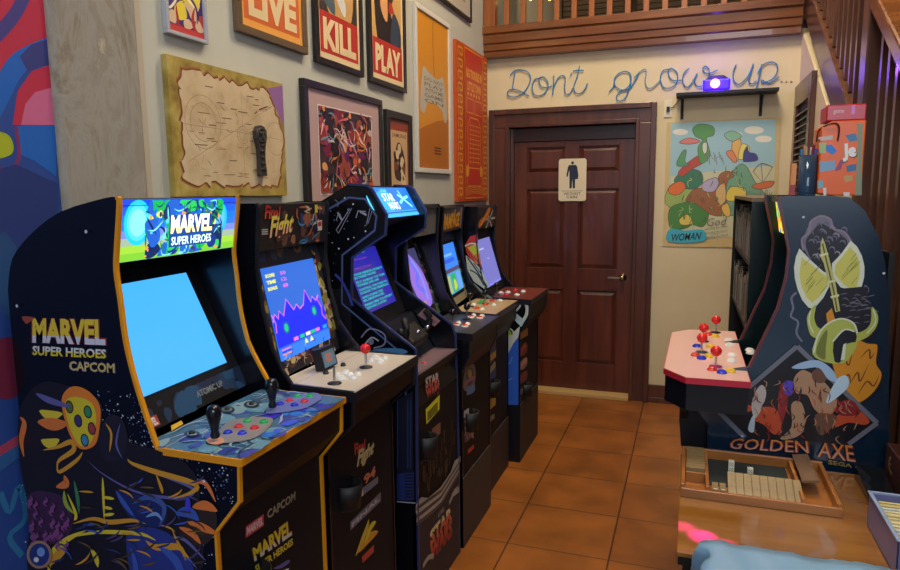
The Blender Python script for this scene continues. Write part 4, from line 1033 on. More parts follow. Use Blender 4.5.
ball_stick(root, c8(350, 153), mat('red_ball', (214, 34, 34), .2)); ball_stick(root, c8(222, 218), None, h=.05, ball=False)
for (a, b) in ((240, 187), (268, 176), (252, 200), (285, 186), (300, 198), (318, 184), (372, 128), (388, 115), (412, 132), (428, 117), (400, 120)): button(root, c8(a, b), BW, .0125)
for (a, b) in ((187, 178), (257, 146)): button(root, c8(a, b), BK, .009)
cup_holder(root, (-.960, 1.70, .655))
# small game box on the white deck
p = onz(324, 371, 1.05)
mb = MB(); q = Matrix.Rotation(math.radians(8), 3, 'Y')
bx = p.x-.012; byc = 1.80
mb.obox((bx, byc, 1.05+.036), (.03, .085, .066), Matrix.Rotation(math.radians(-14), 3, 'Y'), BLACKM)
A = Art(mb, (bx+.0222, byc-.036, 1.062), (0, 1, 0), (-.25, 0, .97)); A.quad((0, 0), (.072, .05), P((90, 130, 160))); A.text('GO', [(.015, .042), (.055, .042), (.055, .012), (.015, .012)], P((200, 110, 70)), .05)
one(mb, 'mini_game_box', 'small black box with a blue label standing on the white control panel', 'box', base=(bx, byc, 1.05))

# ---- cabinet 3 (tall, angular)
PR3 = [(-1.50, 0), (-1.50, 1.455), (-1.29, 1.568), (-1.165, 1.634), (-1.09, 1.628), (-1.072, 1.615), (-1.016, 1.523), (-1.024, 1.452), (-1.159, 1.368), (-1.167, 1.215), (-.914, 1.040), (-.912, .99), (-.918, .50), (-.918, 0)]
BL1 = P((42, 56, 100), .3); BL2 = P((96, 112, 150), .3)
def side3(mb, y):
    A = Art(mb, (0, y, 0), (1, 0, 0), (0, 0, 1)); random.seed(31)
    A.quad((-1.45, .5), (-1.17, 1.25), P((20, 18, 26)))
    for e, m_, w_ in ((.040, BL1, .010), (.040, BL2, .003)):
        ins = [(-1.40, 1.47), (-1.165, 1.634-e*1.2), (-1.09-e*.2, 1.628-e*1.2), (-1.016-e, 1.523-e*.1), (-1.024-e, 1.452+e*.4), (-1.159-e, 1.368+e*.2), (-1.167-e, 1.215-e*.5), (-.914-e, 1.040-e*.7+.0), (-.918-e, .50)]
        A.stroke(ins, w_, m_, 0)
    for _ in range(90):
        x_ = random.uniform(-1.42, -1.1); z_ = random.uniform(1.2, 1.56); r = random.choice((.001, .0016, .0025))
        if x_ > -1.22 and z_ < 1.42: continue
        A.ell((x_, z_), r, r, random.choice((WH, LB, P((150, 140, 160)))), 5)
    A.crop(310, 180, 7.125)
    for pts, w_ in (([(190, 355), (285, 205)], 5), ([(205, 380), (300, 200)], 4), ([(190, 355), (205, 380)], 4), ([(200, 230), (230, 285)], 14), ([(330, 270), (345, 220), (400, 225)], 7), ([(360, 225), (405, 250)], 14), ([(405, 320), (430, 200)], 5), ([(415, 310), (445, 220)], 4), ([(205, 235), (190, 290)], 4), ([(180, 140), (205, 160), (200, 190)], 3)):
        A.stroke(pts, w_, P((140, 140, 160)), 0)
    for (a, b) in ((310, 172), (250, 128), (275, 420), (398, 365), (208, 488)): A.ell((a, b), 6, 6, WH, 8)
    A.crop(230, 190, 2.85)
    A.stroke([(300, 240), (320, 260), (340, 300), (350, 330)], 7, P((50, 60, 150)), 4); A.stroke([(375, 420), (400, 395), (440, 410), (440, 440), (410, 450)], 4, P((120, 120, 140)), 4); A.stroke([(385, 440), (405, 420), (425, 430)], 4, P((160, 160, 176)), 4); A.ell((403, 432), 8, 9, P((110, 116, 140)), 10)
    A.poly([(385, 470), (420, 452), (490, 452), (500, 466)], P((70, 120, 160)), 3)
    A.crop(300, 370, 2.85)
    A.poly([(277, 85), (322, 60), (324, 372), (277, 372)], P((16, 20, 42)));
    for k_ in (279, 308, 316): A.stroke([(k_, 85), (k_, 280)], 3, BL1, 0)
    A.poly([(277, 295), (326, 290), (326, 368), (277, 372)], P((30, 44, 100)))
    for k_ in range(8): A.stroke([(300, 298+9*k_), (326, 298+9*k_)], 4, P((20, 20, 40)), 0)
    A.stroke([(277, 374), (330, 378)], 3, P((150, 150, 160)), 0)
def mq3(A):
    w, h = A.w, A.h
    A.quad((0, 0), (w, h), G((16, 110, 225), 1.4)); A.quad((0, 0), (w, .2*h), G((60, 170, 240), 1.4)); A.quad((0, .12*h), (w, .17*h), G((20, 70, 170), 1.4))
    A.lay += .5
    A.ell((.35*w, .55*h), .2*w, .35*h, G((40, 160, 245), 1.4)); A.ell((.05*w, .5*h), .1*w, .35*h, G((90, 210, 250), 1.4))
    A.text('STAR', [(.3*w, .80*h), (.56*w, .80*h), (.56*w, .53*h), (.3*w, .53*h)], G((250, 245, 190), 1.5), .01); A.text('WARS', [(.34*w, .5*h), (.6*w, .5*h), (.6*w, .24*h), (.34*w, .24*h)], G((250, 245, 190), 1.5), .01)
    A.text('ATARI', [(.32*w, .95*h), (.46*w, .95*h), (.46*w, .84*h), (.32*w, .84*h)], G((90, 200, 250), 1.4), .04)
    A.stroke([(.68*w, .75*h), (.78*w, .6*h), (.92*w, .3*h)], .01, G((150, 230, 250), 1.6), 0); A.stroke([(.65*w, .45*h), (.78*w, .6*h), (.93*w, .68*h)], .012, G((120, 220, 250), 1.6), 0); A.stroke([(.74*w, .9*h), (.78*w, .6*h)], .008, G((150, 230, 250), 1.6), 0)
def scr3(A):
    w, h = A.w, A.h; random.seed(41)
    GN = G((40, 190, 190), .8); VIo = G((130, 60, 190), .8)
    for (a, b, c, d) in ((.0, .02, .75, .30), (.0, .30, .9, .60), (.0, .6, .7, .72)): A.quad((a*w, b*h), (c*w, d*h), G((60, 50, 150), .8))
    A.lay += .3
    A.text('STAR', [(.35*w, .97*h), (.6*w, .97*h), (.6*w, .93*h), (.35*w, .93*h)], GN, .03)
    A.text('HIGH SCORE', [(.1*w, .86*h), (.6*w, .86*h), (.6*w, .83*h), (.1*w, .83*h)], VIo, .03)
    A.text('INSTRUCTIONS', [(.0, .72*h), (.62*w, .72*h), (.62*w, .69*h), (.0, .69*h)], VIo, .03)
    z_ = .64
    for i, t in enumerate(('YOUR MISSION STARTS', 'IN THREE WAVES', 'FLY AHEAD TO THE', 'TOWERS AND AIM', 'CONTROL THE YOKE TO', 'DODGE THE FIREBALLS', 'AND CLEAR THE', 'SURFACE', 'PRESS FIRE TO START', 'GOOD LUCK')):
        A.text(t, [(.03*w, z_*h), ((.95 if len(t) > 14 else .7)*w, z_*h), ((.95 if len(t) > 14 else .7)*w, (z_-.038)*h), (.03*w, (z_-.038)*h)], GN, .05); z_ -= .052 if i % 2 == 0 else .07
def front3(A):
    A.crop(300, 370, 2.85)
    A.text2('STAR', [(357, 22), (396, 4), (397, 34), (358, 54)], P((206, 190, 180)), P((200, 110, 100)), .4, .05); A.text2('WARS', [(358, 54), (397, 34), (398, 66), (360, 86)], P((190, 90, 80)), P((150, 50, 46)), .5, .05)
    A.poly([(358, 112), (398, 70), (397, 112), (360, 155)], P((206, 200, 40)))
    for k_ in range(3): A.stroke([(363, 125+9*k_), (392, 94+9*k_)], 3, P((90, 90, 30)), 0)
    A.poly([(376, 168), (400, 148), (400, 180), (378, 200)], P((120, 80, 70)))
    random.seed(3)
    for _ in range(40):
        a = random.uniform(345, 440); b = random.uniform(180, 300)-(a-345)*.7+20; A.stroke([(a, b), (a+random.uniform(-3, 3), b+random.uniform(15, 50))], 2.5, random.choice((P((44, 42, 34)), P((60, 56, 40)), P((30, 30, 34)))), 0)
def ris3(A):
    A.crop(300, 370, 2.85)
    z = lambda u, v: None
    ST = P((150, 150, 140))
    A.poly([(330, 385), (345, 362), (365, 365), (400, 335), (430, 290), (440, 260), (457, 245), (457, 262), (444, 285), (432, 315), (402, 355), (368, 388), (345, 395), (330, 410)], ST)
    for k_ in range(5):
        A.stroke([(332, 396+k_*11), (366, 370+k_*11), (402, 345+k_*9), (455, 262+k_*7)], 4, ST if k_ % 2 else P((60, 58, 62)), 0)
    A.text2('STAR', [(370, 460), (432, 384), (433, 422), (371, 504)], P((200, 186, 140)), P((190, 90, 66)), .6, .05); A.text2('WARS', [(371, 500), (433, 418), (434, 472), (371, 552)], P((180, 66, 50)), P((150, 44, 40)), .5, .06)
    A.stroke([(425, 380), (440, 345), (452, 335)], 4, P((150, 146, 140)), 0); A.stroke([(432, 358), (455, 340)], 4, P((150, 146, 140)), 0); A.text('ATARI', [(392, 410), (410, 388), (410, 402), (393, 424)], P((140, 130, 130)), .03)
    A.stroke([(350, 560), (365, 535), (380, 530)], 5, P((150, 146, 140)), 3)
root = cabinet('tall angular cabinet with blue edge lines and a glowing blue marquee', 2.161, 2.639, PR3, (3, 13), -.918, (-1.06, -.915, .935), TBLU,
        ((-1.145, 1.09), (-1.285, 1.44)), (2.235, 2.56, .15, .82), ((-1.055, 1.509), (-1.118, 1.622)), side_art=side3, mq_art=mq3, mq_base=G((16, 110, 225), 1.4),
        scr_base=mat('indigo_screen', (40, 36, 170), .3, emit=.8), scr_draw=scr3, front_art=front3, deckm=P((96, 84, 90), .3), deck_edge=BLACK, frontm=mat('black_front_vinyl', (20, 19, 22), .6, spec=.2), riser=.40, riser_m=mat('dark_grey_riser', (44, 40, 46), .6, spec=.3), riser_art=ris3, far=-.036, skirt=.05, dthick=.02)
mb = MB()   # sloped panel from bezel down to the deck, with the flight yoke
mb.prism([(-1.145, 1.09), (-1.12, 1.09), (-1.02, .935), (-1.10, .935)], 'y', 2.179, 2.621, BLACK); mb.build('lower_bezel', root)
mb = MB(); mb.obox((-1.035, 2.40, 1.03), (.09, .16, .06), Matrix.Rotation(math.radians(40), 3, 'Y'), BLACKM); yk = mb.build('yoke', root, .01)
for s_ in (-1, 1):
    mb = MB(); mb.tube(smooth([(-1.03, 2.40+s_*.08, 1.03), (-1.01, 2.40+s_*.115, 1.04), (-1.0, 2.40+s_*.12, 1.09), (-1.015, 2.40+s_*.11, 1.12)], 5), .014, BLACKM, 10); mb.build('grip', yk)
    mb = MB(); mb.lathe((-.985, 2.40+s_*.05, 1.06), [(.009, 0), (.009, .01), (.001, .013)], CHROME, 10, (.7, 0, .7)); mb.build('trigger', yk)
mb = MB(); A = Art(mb, (0, 2.621, 0), (1, 0, 0), (0, 0, 1)).crop(380, 300, 5.7)   # card on the inside of the far panel
A.poly([(215, 85), (255, 45), (345, 118), (310, 152)], P((150, 110, 116)))
for k_ in range(4): A.stroke([(238+k_*9, 82-k_*0), (300+k_*9, 132-k_*0)], 2, P((96, 70, 80)), 0)
o = mb.build('instruction_card', root)
mb = MB(); mb.poly([(-1.06, 2.18, .936), (-.93, 2.18, .936), (-.93, 2.62, .936), (-1.06, 2.62, .936)], P((120, 96, 104), .3))
for (a, b) in ((-.99, 2.3), (-.96, 2.36)): mb.lathe((a, b, .936), [(.01, 0), (.01, .004), (.001, .006)], P((196, 70, 80)), 10)
mb.build('deck_overlay', root)
cup_holder(root, (-.922, 2.255, .60), .042, .085)

# ---- cabinets 4, 5, 6
PR4 = gen_prof(0, 1.545, .995, -.913, -.862)
def scr4(A):
    w, h = A.w, A.h
    V1 = G((150, 110, 220), .9); V2 = G((110, 110, 240), .9)
    A.poly([(.35*w, h), (.6*w, .98*h), (.95*w, .6*h), (.98*w, .2*h), (.85*w, 0), (.5*w, .02*h), (.4*w, .4*h), (.3*w, .6*h)], V1, 4)
    A.stroke([(.55*w, .95*h), (.75*w, .6*h), (.6*w, .4*h), (.85*w, .2*h)], .03, V2, 5); A.stroke([(.7*w, .8*h), (.85*w, .5*h), (.8*w, .1*h)], .02, G((130, 150, 250), .9), 5)
    A.ell((.6*w, .06*h), .09*w, .045*h, G((230, 150, 80), 1.))
def bez4(A):
    w, h = A.w, A.h; random.seed(51)
    A.blobs(0, w, .84*h, h, 20, [P((70, 60, 54)), P((40, 36, 38))], .01, .03); A.blobs(.9*w, w, 0, .9*h, 26, [P((150, 140, 120)), P((60, 80, 90)), P((120, 60, 50)), P((60, 54, 50))], .008, .02)
    A.blobs(0, w, 0, .12*h, 30, [P((190, 180, 40)), P((150, 60, 50)), P((60, 90, 60)), P((40, 60, 90))], .01, .03)
def front4(A):
    A.crop(430, 320, 4.07); random.seed(52)
    A.poly([(140, 215), (155, 180), (178, 180), (186, 215), (180, 260), (155, 290), (135, 275)], P((110, 104, 100)), 4); A.poly([(148, 215), (160, 195), (172, 200), (175, 245), (155, 270)], P((60, 54, 60)), 4)
    A.ell((162, 218), 8, 18, P((176, 160, 60))); A.stroke([(142, 262), (165, 240), (182, 235)], 5, P((170, 100, 120)), 3); A.stroke([(150, 290), (172, 282), (182, 270)], 10, P((90, 120, 170)), 3)
    A.stroke([(138, 385), (158, 372)], 9, P((190, 170, 170)), 0)
    A.poly([(140, 400), (160, 385), (182, 372), (182, 455), (160, 490), (140, 500)], P((90, 60, 64)))
    for k_ in range(26):
        a = random.uniform(143, 178); b = random.uniform(395, 470); A.stroke([(a, b), (a+random.uniform(-8, 8), b+random.uniform(4, 22))], 3, P((176, 140, 140)), 0)
    A.poly([(152, 528), (178, 505), (178, 522), (154, 546)], P((190, 60, 50)))
def ris4(A): pass
root = cabinet('black cabinet with purple screen between the tall blue one and its orange marquee neighbour', 2.675, 3.115, PR4, (5, 15), -.913, (-1.07, -.862, .995), TBLK,
        ((-1.165, 1.0), (-1.318, 1.40)), (2.72, 3.06, .13, .82), ((-1.178, 1.40), (-1.17, 1.538)), mq_art=lambda A: (A.quad((0, 0), (A.w, A.h), P((96, 98, 98))), A.quad((.1*A.w, .1*A.h), (.6*A.w, .9*A.h), P((110, 60, 40)))), mq_base=P((96, 98, 98)), bez_art=bez4,
        scr_base=mat('dim_violet_screen', (74, 72, 120), .3, emit=.6), scr_draw=scr4, front_art=front4, deckm=mat('charcoal_deck', (52, 54, 60), .3), deck_edge=BLACK, frontm=mat('black_front_vinyl', (20, 19, 22), .6, spec=.2), riser=.33, riser_m=mat('brown_grey_riser', (62, 54, 50), .6, spec=.3), far=-.02, skirt=.10)
RB = mat('red_orange_button', (206, 60, 34), .25)
g6 = lambda a, b, z: onz(440+a/7.125, 270+b/7.125, z)
BKB = mat('black_ball', (12, 12, 14), .15)
for (a, b) in ((92, 395), (192, 352)): ball_stick(root, g6(a, b, .9955), BKB)
for (a, b) in ((115, 393), (178, 402), (222, 338), (283, 343)): button(root, g6(a, b, .9955), RB, .017, BW)
for (a, b) in ((132, 380), (198, 388), (240, 326), (300, 330)): button(root, g6(a, b, .9955), BW, .013)
cup_holder(root, (-.917, 2.77, .53), .042, .085)

PR5 = gen_prof(-.02, 1.530, .99, -.958, -.900)
def mq5(A):
    A.quad((0, 0), (A.w, A.h), P((36, 40, 52))); random.seed(61); w, h = A.w, A.h
    A.blobs(.1*w, .9*w, .3*h, .98*h, 14, [P((110, 80, 70)), P((60, 74, 84)), P((150, 130, 110))], .015, .035); A.lay += 1
    A.text('RAMPAGE', [(.03*w, .75*h), (.86*w, .70*h), (.86*w, .1*h), (.03*w, .06*h)], P((150, 80, 20)), .05); A.lay += .3
    A.text('RAMPAGE', [(.03*w, .78*h), (.86*w, .73*h), (.86*w, .14*h), (.03*w, .1*h)], P((230, 166, 30)), .035)
    A.quad((.9*w, .05*h), (.98*w, .95*h), P((150, 120, 140)))
def scr5(A):
    w, h = A.w, A.h
    A.quad((0, .5*h), (w, h), G((50, 130, 240), .95)); A.quad((0, 0), (w, .42*h), G((60, 160, 200), .9))
    A.quad((.1*w, .75*h), (.7*w, .8*h), G((110, 180, 250), .95)); A.quad((.1*w, .62*h), (.8*w, .7*h), G((30, 90, 220), .95))
    for i in range(3): A.quad(((.03+.33*i)*w, .02*h), ((.27+.33*i)*w, .38*h), G([(170, 190, 120), (40, 170, 90), (110, 160, 240)][i], .9))
    A.poly([(.4*w, .05*h), (.6*w, .1*h), (.55*w, .25*h), (.45*w, .25*h)], G((190, 210, 60), .9), 3)
def bez5(A):
    w, h = A.w, A.h; random.seed(62)
    A.quad((0, 0), (w, .1*h), P((150, 140, 110))); A.blobs(.9*w, w, 0, .95*h, 22, [P((110, 104, 90)), P((70, 70, 66)), P((150, 130, 100))], .01, .02); A.quad((.05*w, .52*h), (.9*w, .56*h), P((120, 80, 70)))
    A.quad((.0*w, .84*h), (w, h), P((30, 40, 90)))
def front5(A):
    A.crop(430, 320, 4.07)
    A.poly([(228, 140), (268, 60), (270, 150), (228, 200)], P((70, 60, 120))); A.poly([(228, 160), (268, 120), (268, 150), (228, 182)], P((206, 160, 60)))
    A.poly([(228, 210), (268, 170), (268, 230), (230, 260)], P((34, 50, 120))); A.stroke([(230, 225), (266, 178)], 8, P((160, 150, 90)), 0)
    A.poly([(230, 330), (268, 306), (266, 345), (230, 378)], P((186, 150, 60))); A.poly([(232, 400), (262, 380), (262, 400), (234, 425)], P((120, 120, 110)))
root = cabinet('black cabinet with orange lettered marquee, tan control panel and blue screen', 3.175, 3.64, PR5, (5, 15), -.958, (-1.09, -.900, .99), TBLK,
        ((-1.185, 1.0), (-1.285, 1.40)), (3.235, 3.585, .15, .80), ((-1.198, 1.395), (-1.186, 1.522)), mq_art=mq5, mq_base=P((36, 40, 52)), bez_art=bez5,
        scr_base=mat('violet_blue_screen', (100, 76, 120), .3, emit=.6), scr_draw=scr5, front_art=front5, deckm=mat('tan_deck', (176, 150, 108), .35), far=-.05, deck_edge=mat('purple_black_edge', (44, 38, 60), .35), frontm=mat('black_front_vinyl', (20, 19, 22), .6, spec=.2), riser=.30, riser_m=mat('dark_brown_riser', (48, 41, 40), .6, spec=.3), skirt=.10)
for (a, b) in ((214, 262), (322, 240)): ball_stick(root, g6(a, b, .9905), BKB)
for (a, b, m) in ((262, 275, RB), (325, 248, RB), (372, 222, RB), (302, 283, BW), (385, 253, BW), (428, 220, BW), (240, 248, BW), (280, 240, BG), (300, 225, BG)): button(root, g6(a, b, .9905), m, .014)
cup_holder(root, (-.962, 3.29, .53), .042, .08)

PR6 = gen_prof(.0, 1.518, .985, -.903, -.838, .12)
def side6(mb, y):
    A = Art(mb, (0, y, 0), (1, 0, 0), (0, 0, 1)).crop(400, 190, 3.5625); random.seed(71)
    R_ = P((196, 54, 44)); Y_ = P((196, 200, 50)); W_ = P((200, 206, 196)); O_ = P((216, 130, 40))
    A.poly([(232, 195), (250, 165), (276, 158), (279, 200), (285, 250), (260, 262), (238, 225)], R_); A.poly([(240, 205), (262, 195), (278, 190), (282, 225), (262, 232)], Y_); A.stroke([(232, 200), (255, 190), (277, 195)], 5, W_, 3)
    A.poly([(258, 232), (284, 225), (290, 268), (270, 262)], O_); A.stroke([(262, 235), (290, 272)], 6, R_, 0)
    A.poly([(234, 232), (262, 255), (292, 285), (318, 345), (300, 352), (262, 325), (240, 285)], W_); A.stroke([(240, 240), (275, 290), (310, 345)], 5, P((40, 50, 50)), 3); A.stroke([(250, 285), (275, 300), (300, 340)], 5, P((60, 80, 70)), 3); A.stroke([(262, 260), (290, 300)], 3, BKI, 3)
    A.stroke([(262, 335), (300, 370), (338, 390)], 8, P((150, 156, 150)), 3); A.poly([(300, 345), (330, 355), (335, 375), (310, 372)], BKI)
    A.crop(480, 280, 7.125); BLU = P((40, 90, 190))
    A.stroke([(290, 150), (285, 185), (255, 222)], 12, W_, 4); A.stroke([(318, 155), (335, 195), (330, 250), (300, 300)], 22, W_, 4); A.poly([(235, 275), (255, 235), (320, 290), (295, 335)], P((176, 200, 206)))
    A.poly([(165, 620), (170, 440), (272, 340), (285, 330), (272, 420), (215, 620)], W_); A.ell((205, 385), 40, 44, W_); A.ell((203, 382), 30, 34, BKI); A.ell((200, 382), 24, 28, P((160, 190, 60)))
    A.stroke([(172, 450), (190, 440), (210, 430)], 5, BKI, 3)
    A.crop(430, 320, 4.07)
    A.poly([(300, 345), (360, 345), (360, 68), (335, 100), (305, 165)], BLU); A.poly([(300, 70), (330, 60), (356, 60), (312, 150), (300, 160)], W_)
    A.stroke([(302, 185), (325, 175), (335, 150)], 3, P((110, 150, 210)), 3); A.stroke([(303, 242), (320, 245), (335, 235)], 3, P((110, 150, 210)), 3)
def mq6(A):
    A.quad((0, 0), (A.w, A.h), P((30, 28, 30))); random.seed(72); w, h = A.w, A.h
    for i in range(12):
        a = 2*PI*i/12; A.stroke([(.62*w, .4*h), (.62*w+.35*w*math.cos(a), .4*h+.55*h*math.sin(a)*.9)], .014, (P((190, 186, 180)), P((70, 60, 60)))[i % 2], 0)
    A.lay += .5; A.poly([(.05*w, .05*h), (.05*w, .35*h), (.3*w, .6*h), (.5*w, .95*h), (.66*w, .9*h), (.5*w, .5*h), (.25*w, .2*h)], P((200, 110, 40)), 3); A.stroke([(.12*w, .15*h), (.35*w, .5*h), (.55*w, .85*h)], .012, P((230, 170, 60)), 3)
def front6(A):
    A.crop(430, 320, 4.07)
    A.poly([(366, 55), (398, 30), (398, 62), (368, 80)], P((190, 130, 50)))
    for (a, b, c) in ((95, 145, P((130, 50, 44))), (150, 200, P((150, 100, 90))), (205, 255, P((120, 50, 50))), (262, 300, P((96, 90, 96)))):
        A.poly([(368, a+20), (394, a), (394, b-15), (370, b+5)], c, 2)
        A.slashes if False else None
    A.stroke([(372, 130), (380, 110), (392, 100)], 5, P((190, 80, 60)), 3); A.stroke([(370, 190), (382, 170), (394, 165)], 5, P((190, 150, 140)), 3)
root = cabinet('farthest cabinet of the left row, with blue white side art and dark red deck', 3.70, 4.19, PR6, (5, 15), -.903, (-1.06, -.838, .985), TBLK,
        ((-1.12, .99), (-1.235, 1.385)), (3.75, 4.13, .12, .82), ((-1.168, 1.385), (-1.158, 1.51)), side_art=side6, mq_art=mq6, mq_base=P((30, 28, 30)),
        scr_base=mat('lavender_screen', (118, 118, 196), .3, emit=.9), scr_draw=lambda A: (A.quad((.1*A.w, .78*A.h), (.4*A.w, .81*A.h), G((190, 190, 240), .9)), A.quad((.45*A.w, .55*A.h), (.6*A.w, .57*A.h), G((190, 190, 240), .9)), A.quad((0, 0), (A.w, .05*A.h), G((130, 130, 230), .9))),
        front_art=front6, deckm=mat('dark_red_deck', (110, 50, 38), .35), deck_edge=TBLK, frontm=mat('dark_front_vinyl', (24, 23, 27), .6, spec=.2), riser=.35, riser_m=mat('dark_brown_riser', (48, 41, 40), .6, spec=.3), skirt=.12)
h5 = lambda a, b: onz(480+a/7.125, 280+b/7.125, .9855)
ball_stick(root, h5(118, 108), BKB)
for (a, b, m) in ((150, 93, BW), (200, 90, BW), (265, 108, BW), (308, 84, BW), (185, 108, BRD), (255, 75, BRD)): button(root, h5(a, b), m, .017)
cup_holder(root, (-.907, 3.83, .38), .042, .07)
# near lower side of the farthest cabinet's plinth
mb = MB(); mb.box((-1.5, 3.695, 0), (-.905, 3.699, .35), BLACK); mb.build('plinth_side', root)

# ---- right hand cabinet (faces the left wall)
Y0, Y1 = 2.37, 2.82; t = .018
TRSGN = -1; TRDIR = -1
PRG = [(.625, 0), (.622, .775), (.607, 1.0), (.588, 1.256), (.572, 1.37), (.548, 1.452), (.507, 1.53), (.463, 1.572), (.41, 1.578), (.268, 1.578), (.266, 1.565), (.293, 1.45), (.303, 1.403), (.300, 1.32), (.281, 1.216), (.243, 1.112), (.206, 1.012), (.150, .998), (.02, .995), (.02, .88), (.085, .80), (.085, .30), (.045, .28), (.045, 0)]
rg = empty('arcade_cabinet', (.35, 2.6, 0), 'lone cabinet on the right with axe artwork side and pale pink control panel', 'arcade cabinet')
def sideg(mb, y):
    A = Art(mb, (0, y, 0), (1, 0, 0), (0, 0, 1)); random.seed(81)
    A.crop(760, 190, 3.5643)
    SM = P((110, 104, 124), .35); DK2 = P((26, 24, 34), .35); YL = P((206, 200, 96), .35); YW = P((214, 220, 196), .35); OL = P((120, 120, 40), .35); FL = P((212, 140, 36), .35)
    A.poly([(155, 180), (165, 145), (185, 110), (215, 92), (245, 105), (265, 140), (300, 155), (320, 190), (300, 250), (250, 290), (190, 260), (160, 215)], SM, 4)
    A.poly([(162, 190), (185, 150), (215, 120), (250, 135), (290, 160), (312, 190), (290, 250), (245, 300), (190, 260)], DK2, 4)
    for _ in range(26):
        a_ = random.uniform(170, 300); b_ = random.uniform(110, 250)
        A.stroke([(a_, b_), (a_+8, b_-8), (a_+18, b_-4), (a_+20, b_+8)], 6, random.choice((SM, P((150, 134, 150), .35), P((90, 86, 104), .35))), 4, True)
    A.stroke([(155, 215), (150, 175), (175, 150), (180, 115), (215, 93), (250, 105), (262, 138), (300, 150), (325, 185)], 8, P((136, 118, 132), .35), 5)
    A.stroke([(130, 365), (112, 385), (118, 420), (110, 450), (135, 470), (130, 510), (150, 540)], 8, P((110, 112, 130), .35), 5)
    A.stroke([(372, 340), (385, 355), (375, 385), (400, 420)], 8, P((110, 112, 130), .35), 5)
    A.poly([(140, 208), (180, 250), (225, 290), (250, 300), (248, 340), (225, 385), (190, 425), (172, 418), (150, 392), (134, 355), (124, 315), (121, 275), (128, 238)], YW, 0); A.poly([(148, 240), (185, 268), (222, 298), (244, 315), (238, 345), (212, 380), (186, 402), (166, 382), (148, 345), (140, 300)], YL, 0)
    A.poly([(323, 180), (346, 202), (363, 235), (372, 272), (371, 310), (362, 345), (346, 374), (330, 385), (290, 350), (258, 310), (256, 262), (290, 226)], YW, 0); A.poly([(320, 202), (340, 224), (353, 255), (356, 295), (348, 332), (334, 362), (296, 335), (266, 300), (268, 268), (296, 234)], YL, 0)
    for k_ in range(12):
        a = random.uniform(145, 215); b = random.uniform(260, 370); A.stroke([(a, b), (a+25, b-28)], 3, OL, 0, True)
        a = random.uniform(280, 335); b = random.uniform(240, 340); A.stroke([(a, b), (a+22, b-26)], 3, OL, 0, True)
    A.poly([(232, 380), (265, 340), (300, 350), (380, 345), (384, 380), (410, 440), (418, 500), (370, 540), (330, 490), (290, 460), (215, 520), (185, 500), (200, 430)], DK2, 3)
    for k_ in range(34):
        a = random.uniform(285, 400); b = random.uniform(370, 490); A.stroke([(a, b), (a+12, b-4), (a+25, b+random.uniform(-8, 8))], 4, P((110, 106, 120), .35), 3, True)
    A.poly([(215, 190), (222, 168), (232, 195), (246, 245), (268, 330), (285, 430), (268, 435), (248, 345), (226, 260), (216, 240)], P((190, 186, 110), .35), 0)
    A.stroke([(222, 190), (238, 260), (262, 360), (274, 430)], 6, P((96, 96, 50), .35), 3)
    for (a, b) in ((226, 230), (255, 325), (265, 378)): A.stroke([(a-14, b+4), (a+16, b-4)], 9, P((214, 214, 160), .35), 0)
    A.poly([(235, 440), (255, 420), (268, 465), (240, 480)], FL)
    # flames
    A.crop(700, 340, 4.3846)
    A.poly([(560, 40), (600, 60), (640, 20), (660, -20), (730, 10), (780, 20), (775, 100), (800, 150), (770, 220), (700, 275), (640, 250), (600, 190), (580, 120)], FL, 4)
    A.stroke([(560, 40), (600, 60), (640, 20), (660, -20), (730, 10), (780, 20), (775, 100), (800, 150), (770, 220), (700, 275), (640, 250), (600, 190), (580, 120)], 9, DK2, 4, closed=True)
    for pts in ([(610, 110), (630, 70), (650, 110), (670, 40)], [(650, 200), (690, 140), (700, 180), (740, 100)], [(690, 240), (730, 180), (760, 200), (785, 150)], [(700, 80), (740, 40), (745, 80), (765, 50)], [(620, 180), (650, 150), (660, 190)]):
        A.stroke(pts, 8, P((110, 62, 20), .35), 5, True)
    A.stroke([(600, 100), (625, 60), (665, 30), (670, 0)], 12, YW, 4, True)
    # horned helm
    A.crop(650, 190, 2.28)
    HO = P((176, 184, 84), .35); HD = P((116, 122, 54), .35)
    A.poly([(362, 322), (357, 292), (366, 272), (378, 262), (374, 290), (381, 311), (397, 322), (388, 338), (370, 334)], HO, 3)
    A.poly([(505, 266), (519, 285), (516, 310), (496, 334), (470, 344), (469, 328), (490, 318), (503, 300)], HO, 3)
    A.stroke([(366, 275), (362, 300), (372, 325)], 3, YW, 4); A.stroke([(508, 272), (514, 300), (494, 326)], 3, YW, 4)
    A.poly([(370, 374), (377, 340), (391, 315), (415, 298), (440, 292), (463, 302), (473, 325), (471, 352), (460, 374), (440, 394), (400, 392)], HO, 3)
    A.poly([(378, 372), (388, 338), (404, 318), (400, 360), (398, 386)], HD, 3)
    A.poly([(418, 342), (444, 318), (468, 322), (468, 346), (448, 350), (438, 388), (420, 390)], DK2, 2)
    A.poly([(440, 352), (447, 348), (443, 386), (434, 388)], YW, 0)
    A.stroke([(373, 370), (380, 338), (394, 314), (416, 298), (440, 293), (464, 304), (472, 326)], 4, YW, 4); A.stroke([(416, 345), (442, 318), (466, 322)], 4, YW, 4)
    A.crop(700, 340, 4.3846)
    # diamond frame and abstract scene
    GRY = P((110, 112, 124), .35)
    A.poly([(75, 310), (140, 262), (425, 22), (775, 362), (655, 455), (190, 425)], P((22, 20, 26), .35))
    for p, q in (((425, 26), (775, 362)), ((425, 26), (215, 205)), ((775, 362), (650, 455)), ((140, 262), (80, 310)), ((80, 310), (195, 425))): A.stroke([p, q], 22, GRY, 0)
    TN = P((176, 136, 104), .35); TD = P((110, 74, 56), .35); RO = P((190, 76, 44), .35); RD2 = P((140, 36, 40), .35); PB = P((160, 190, 220), .35)
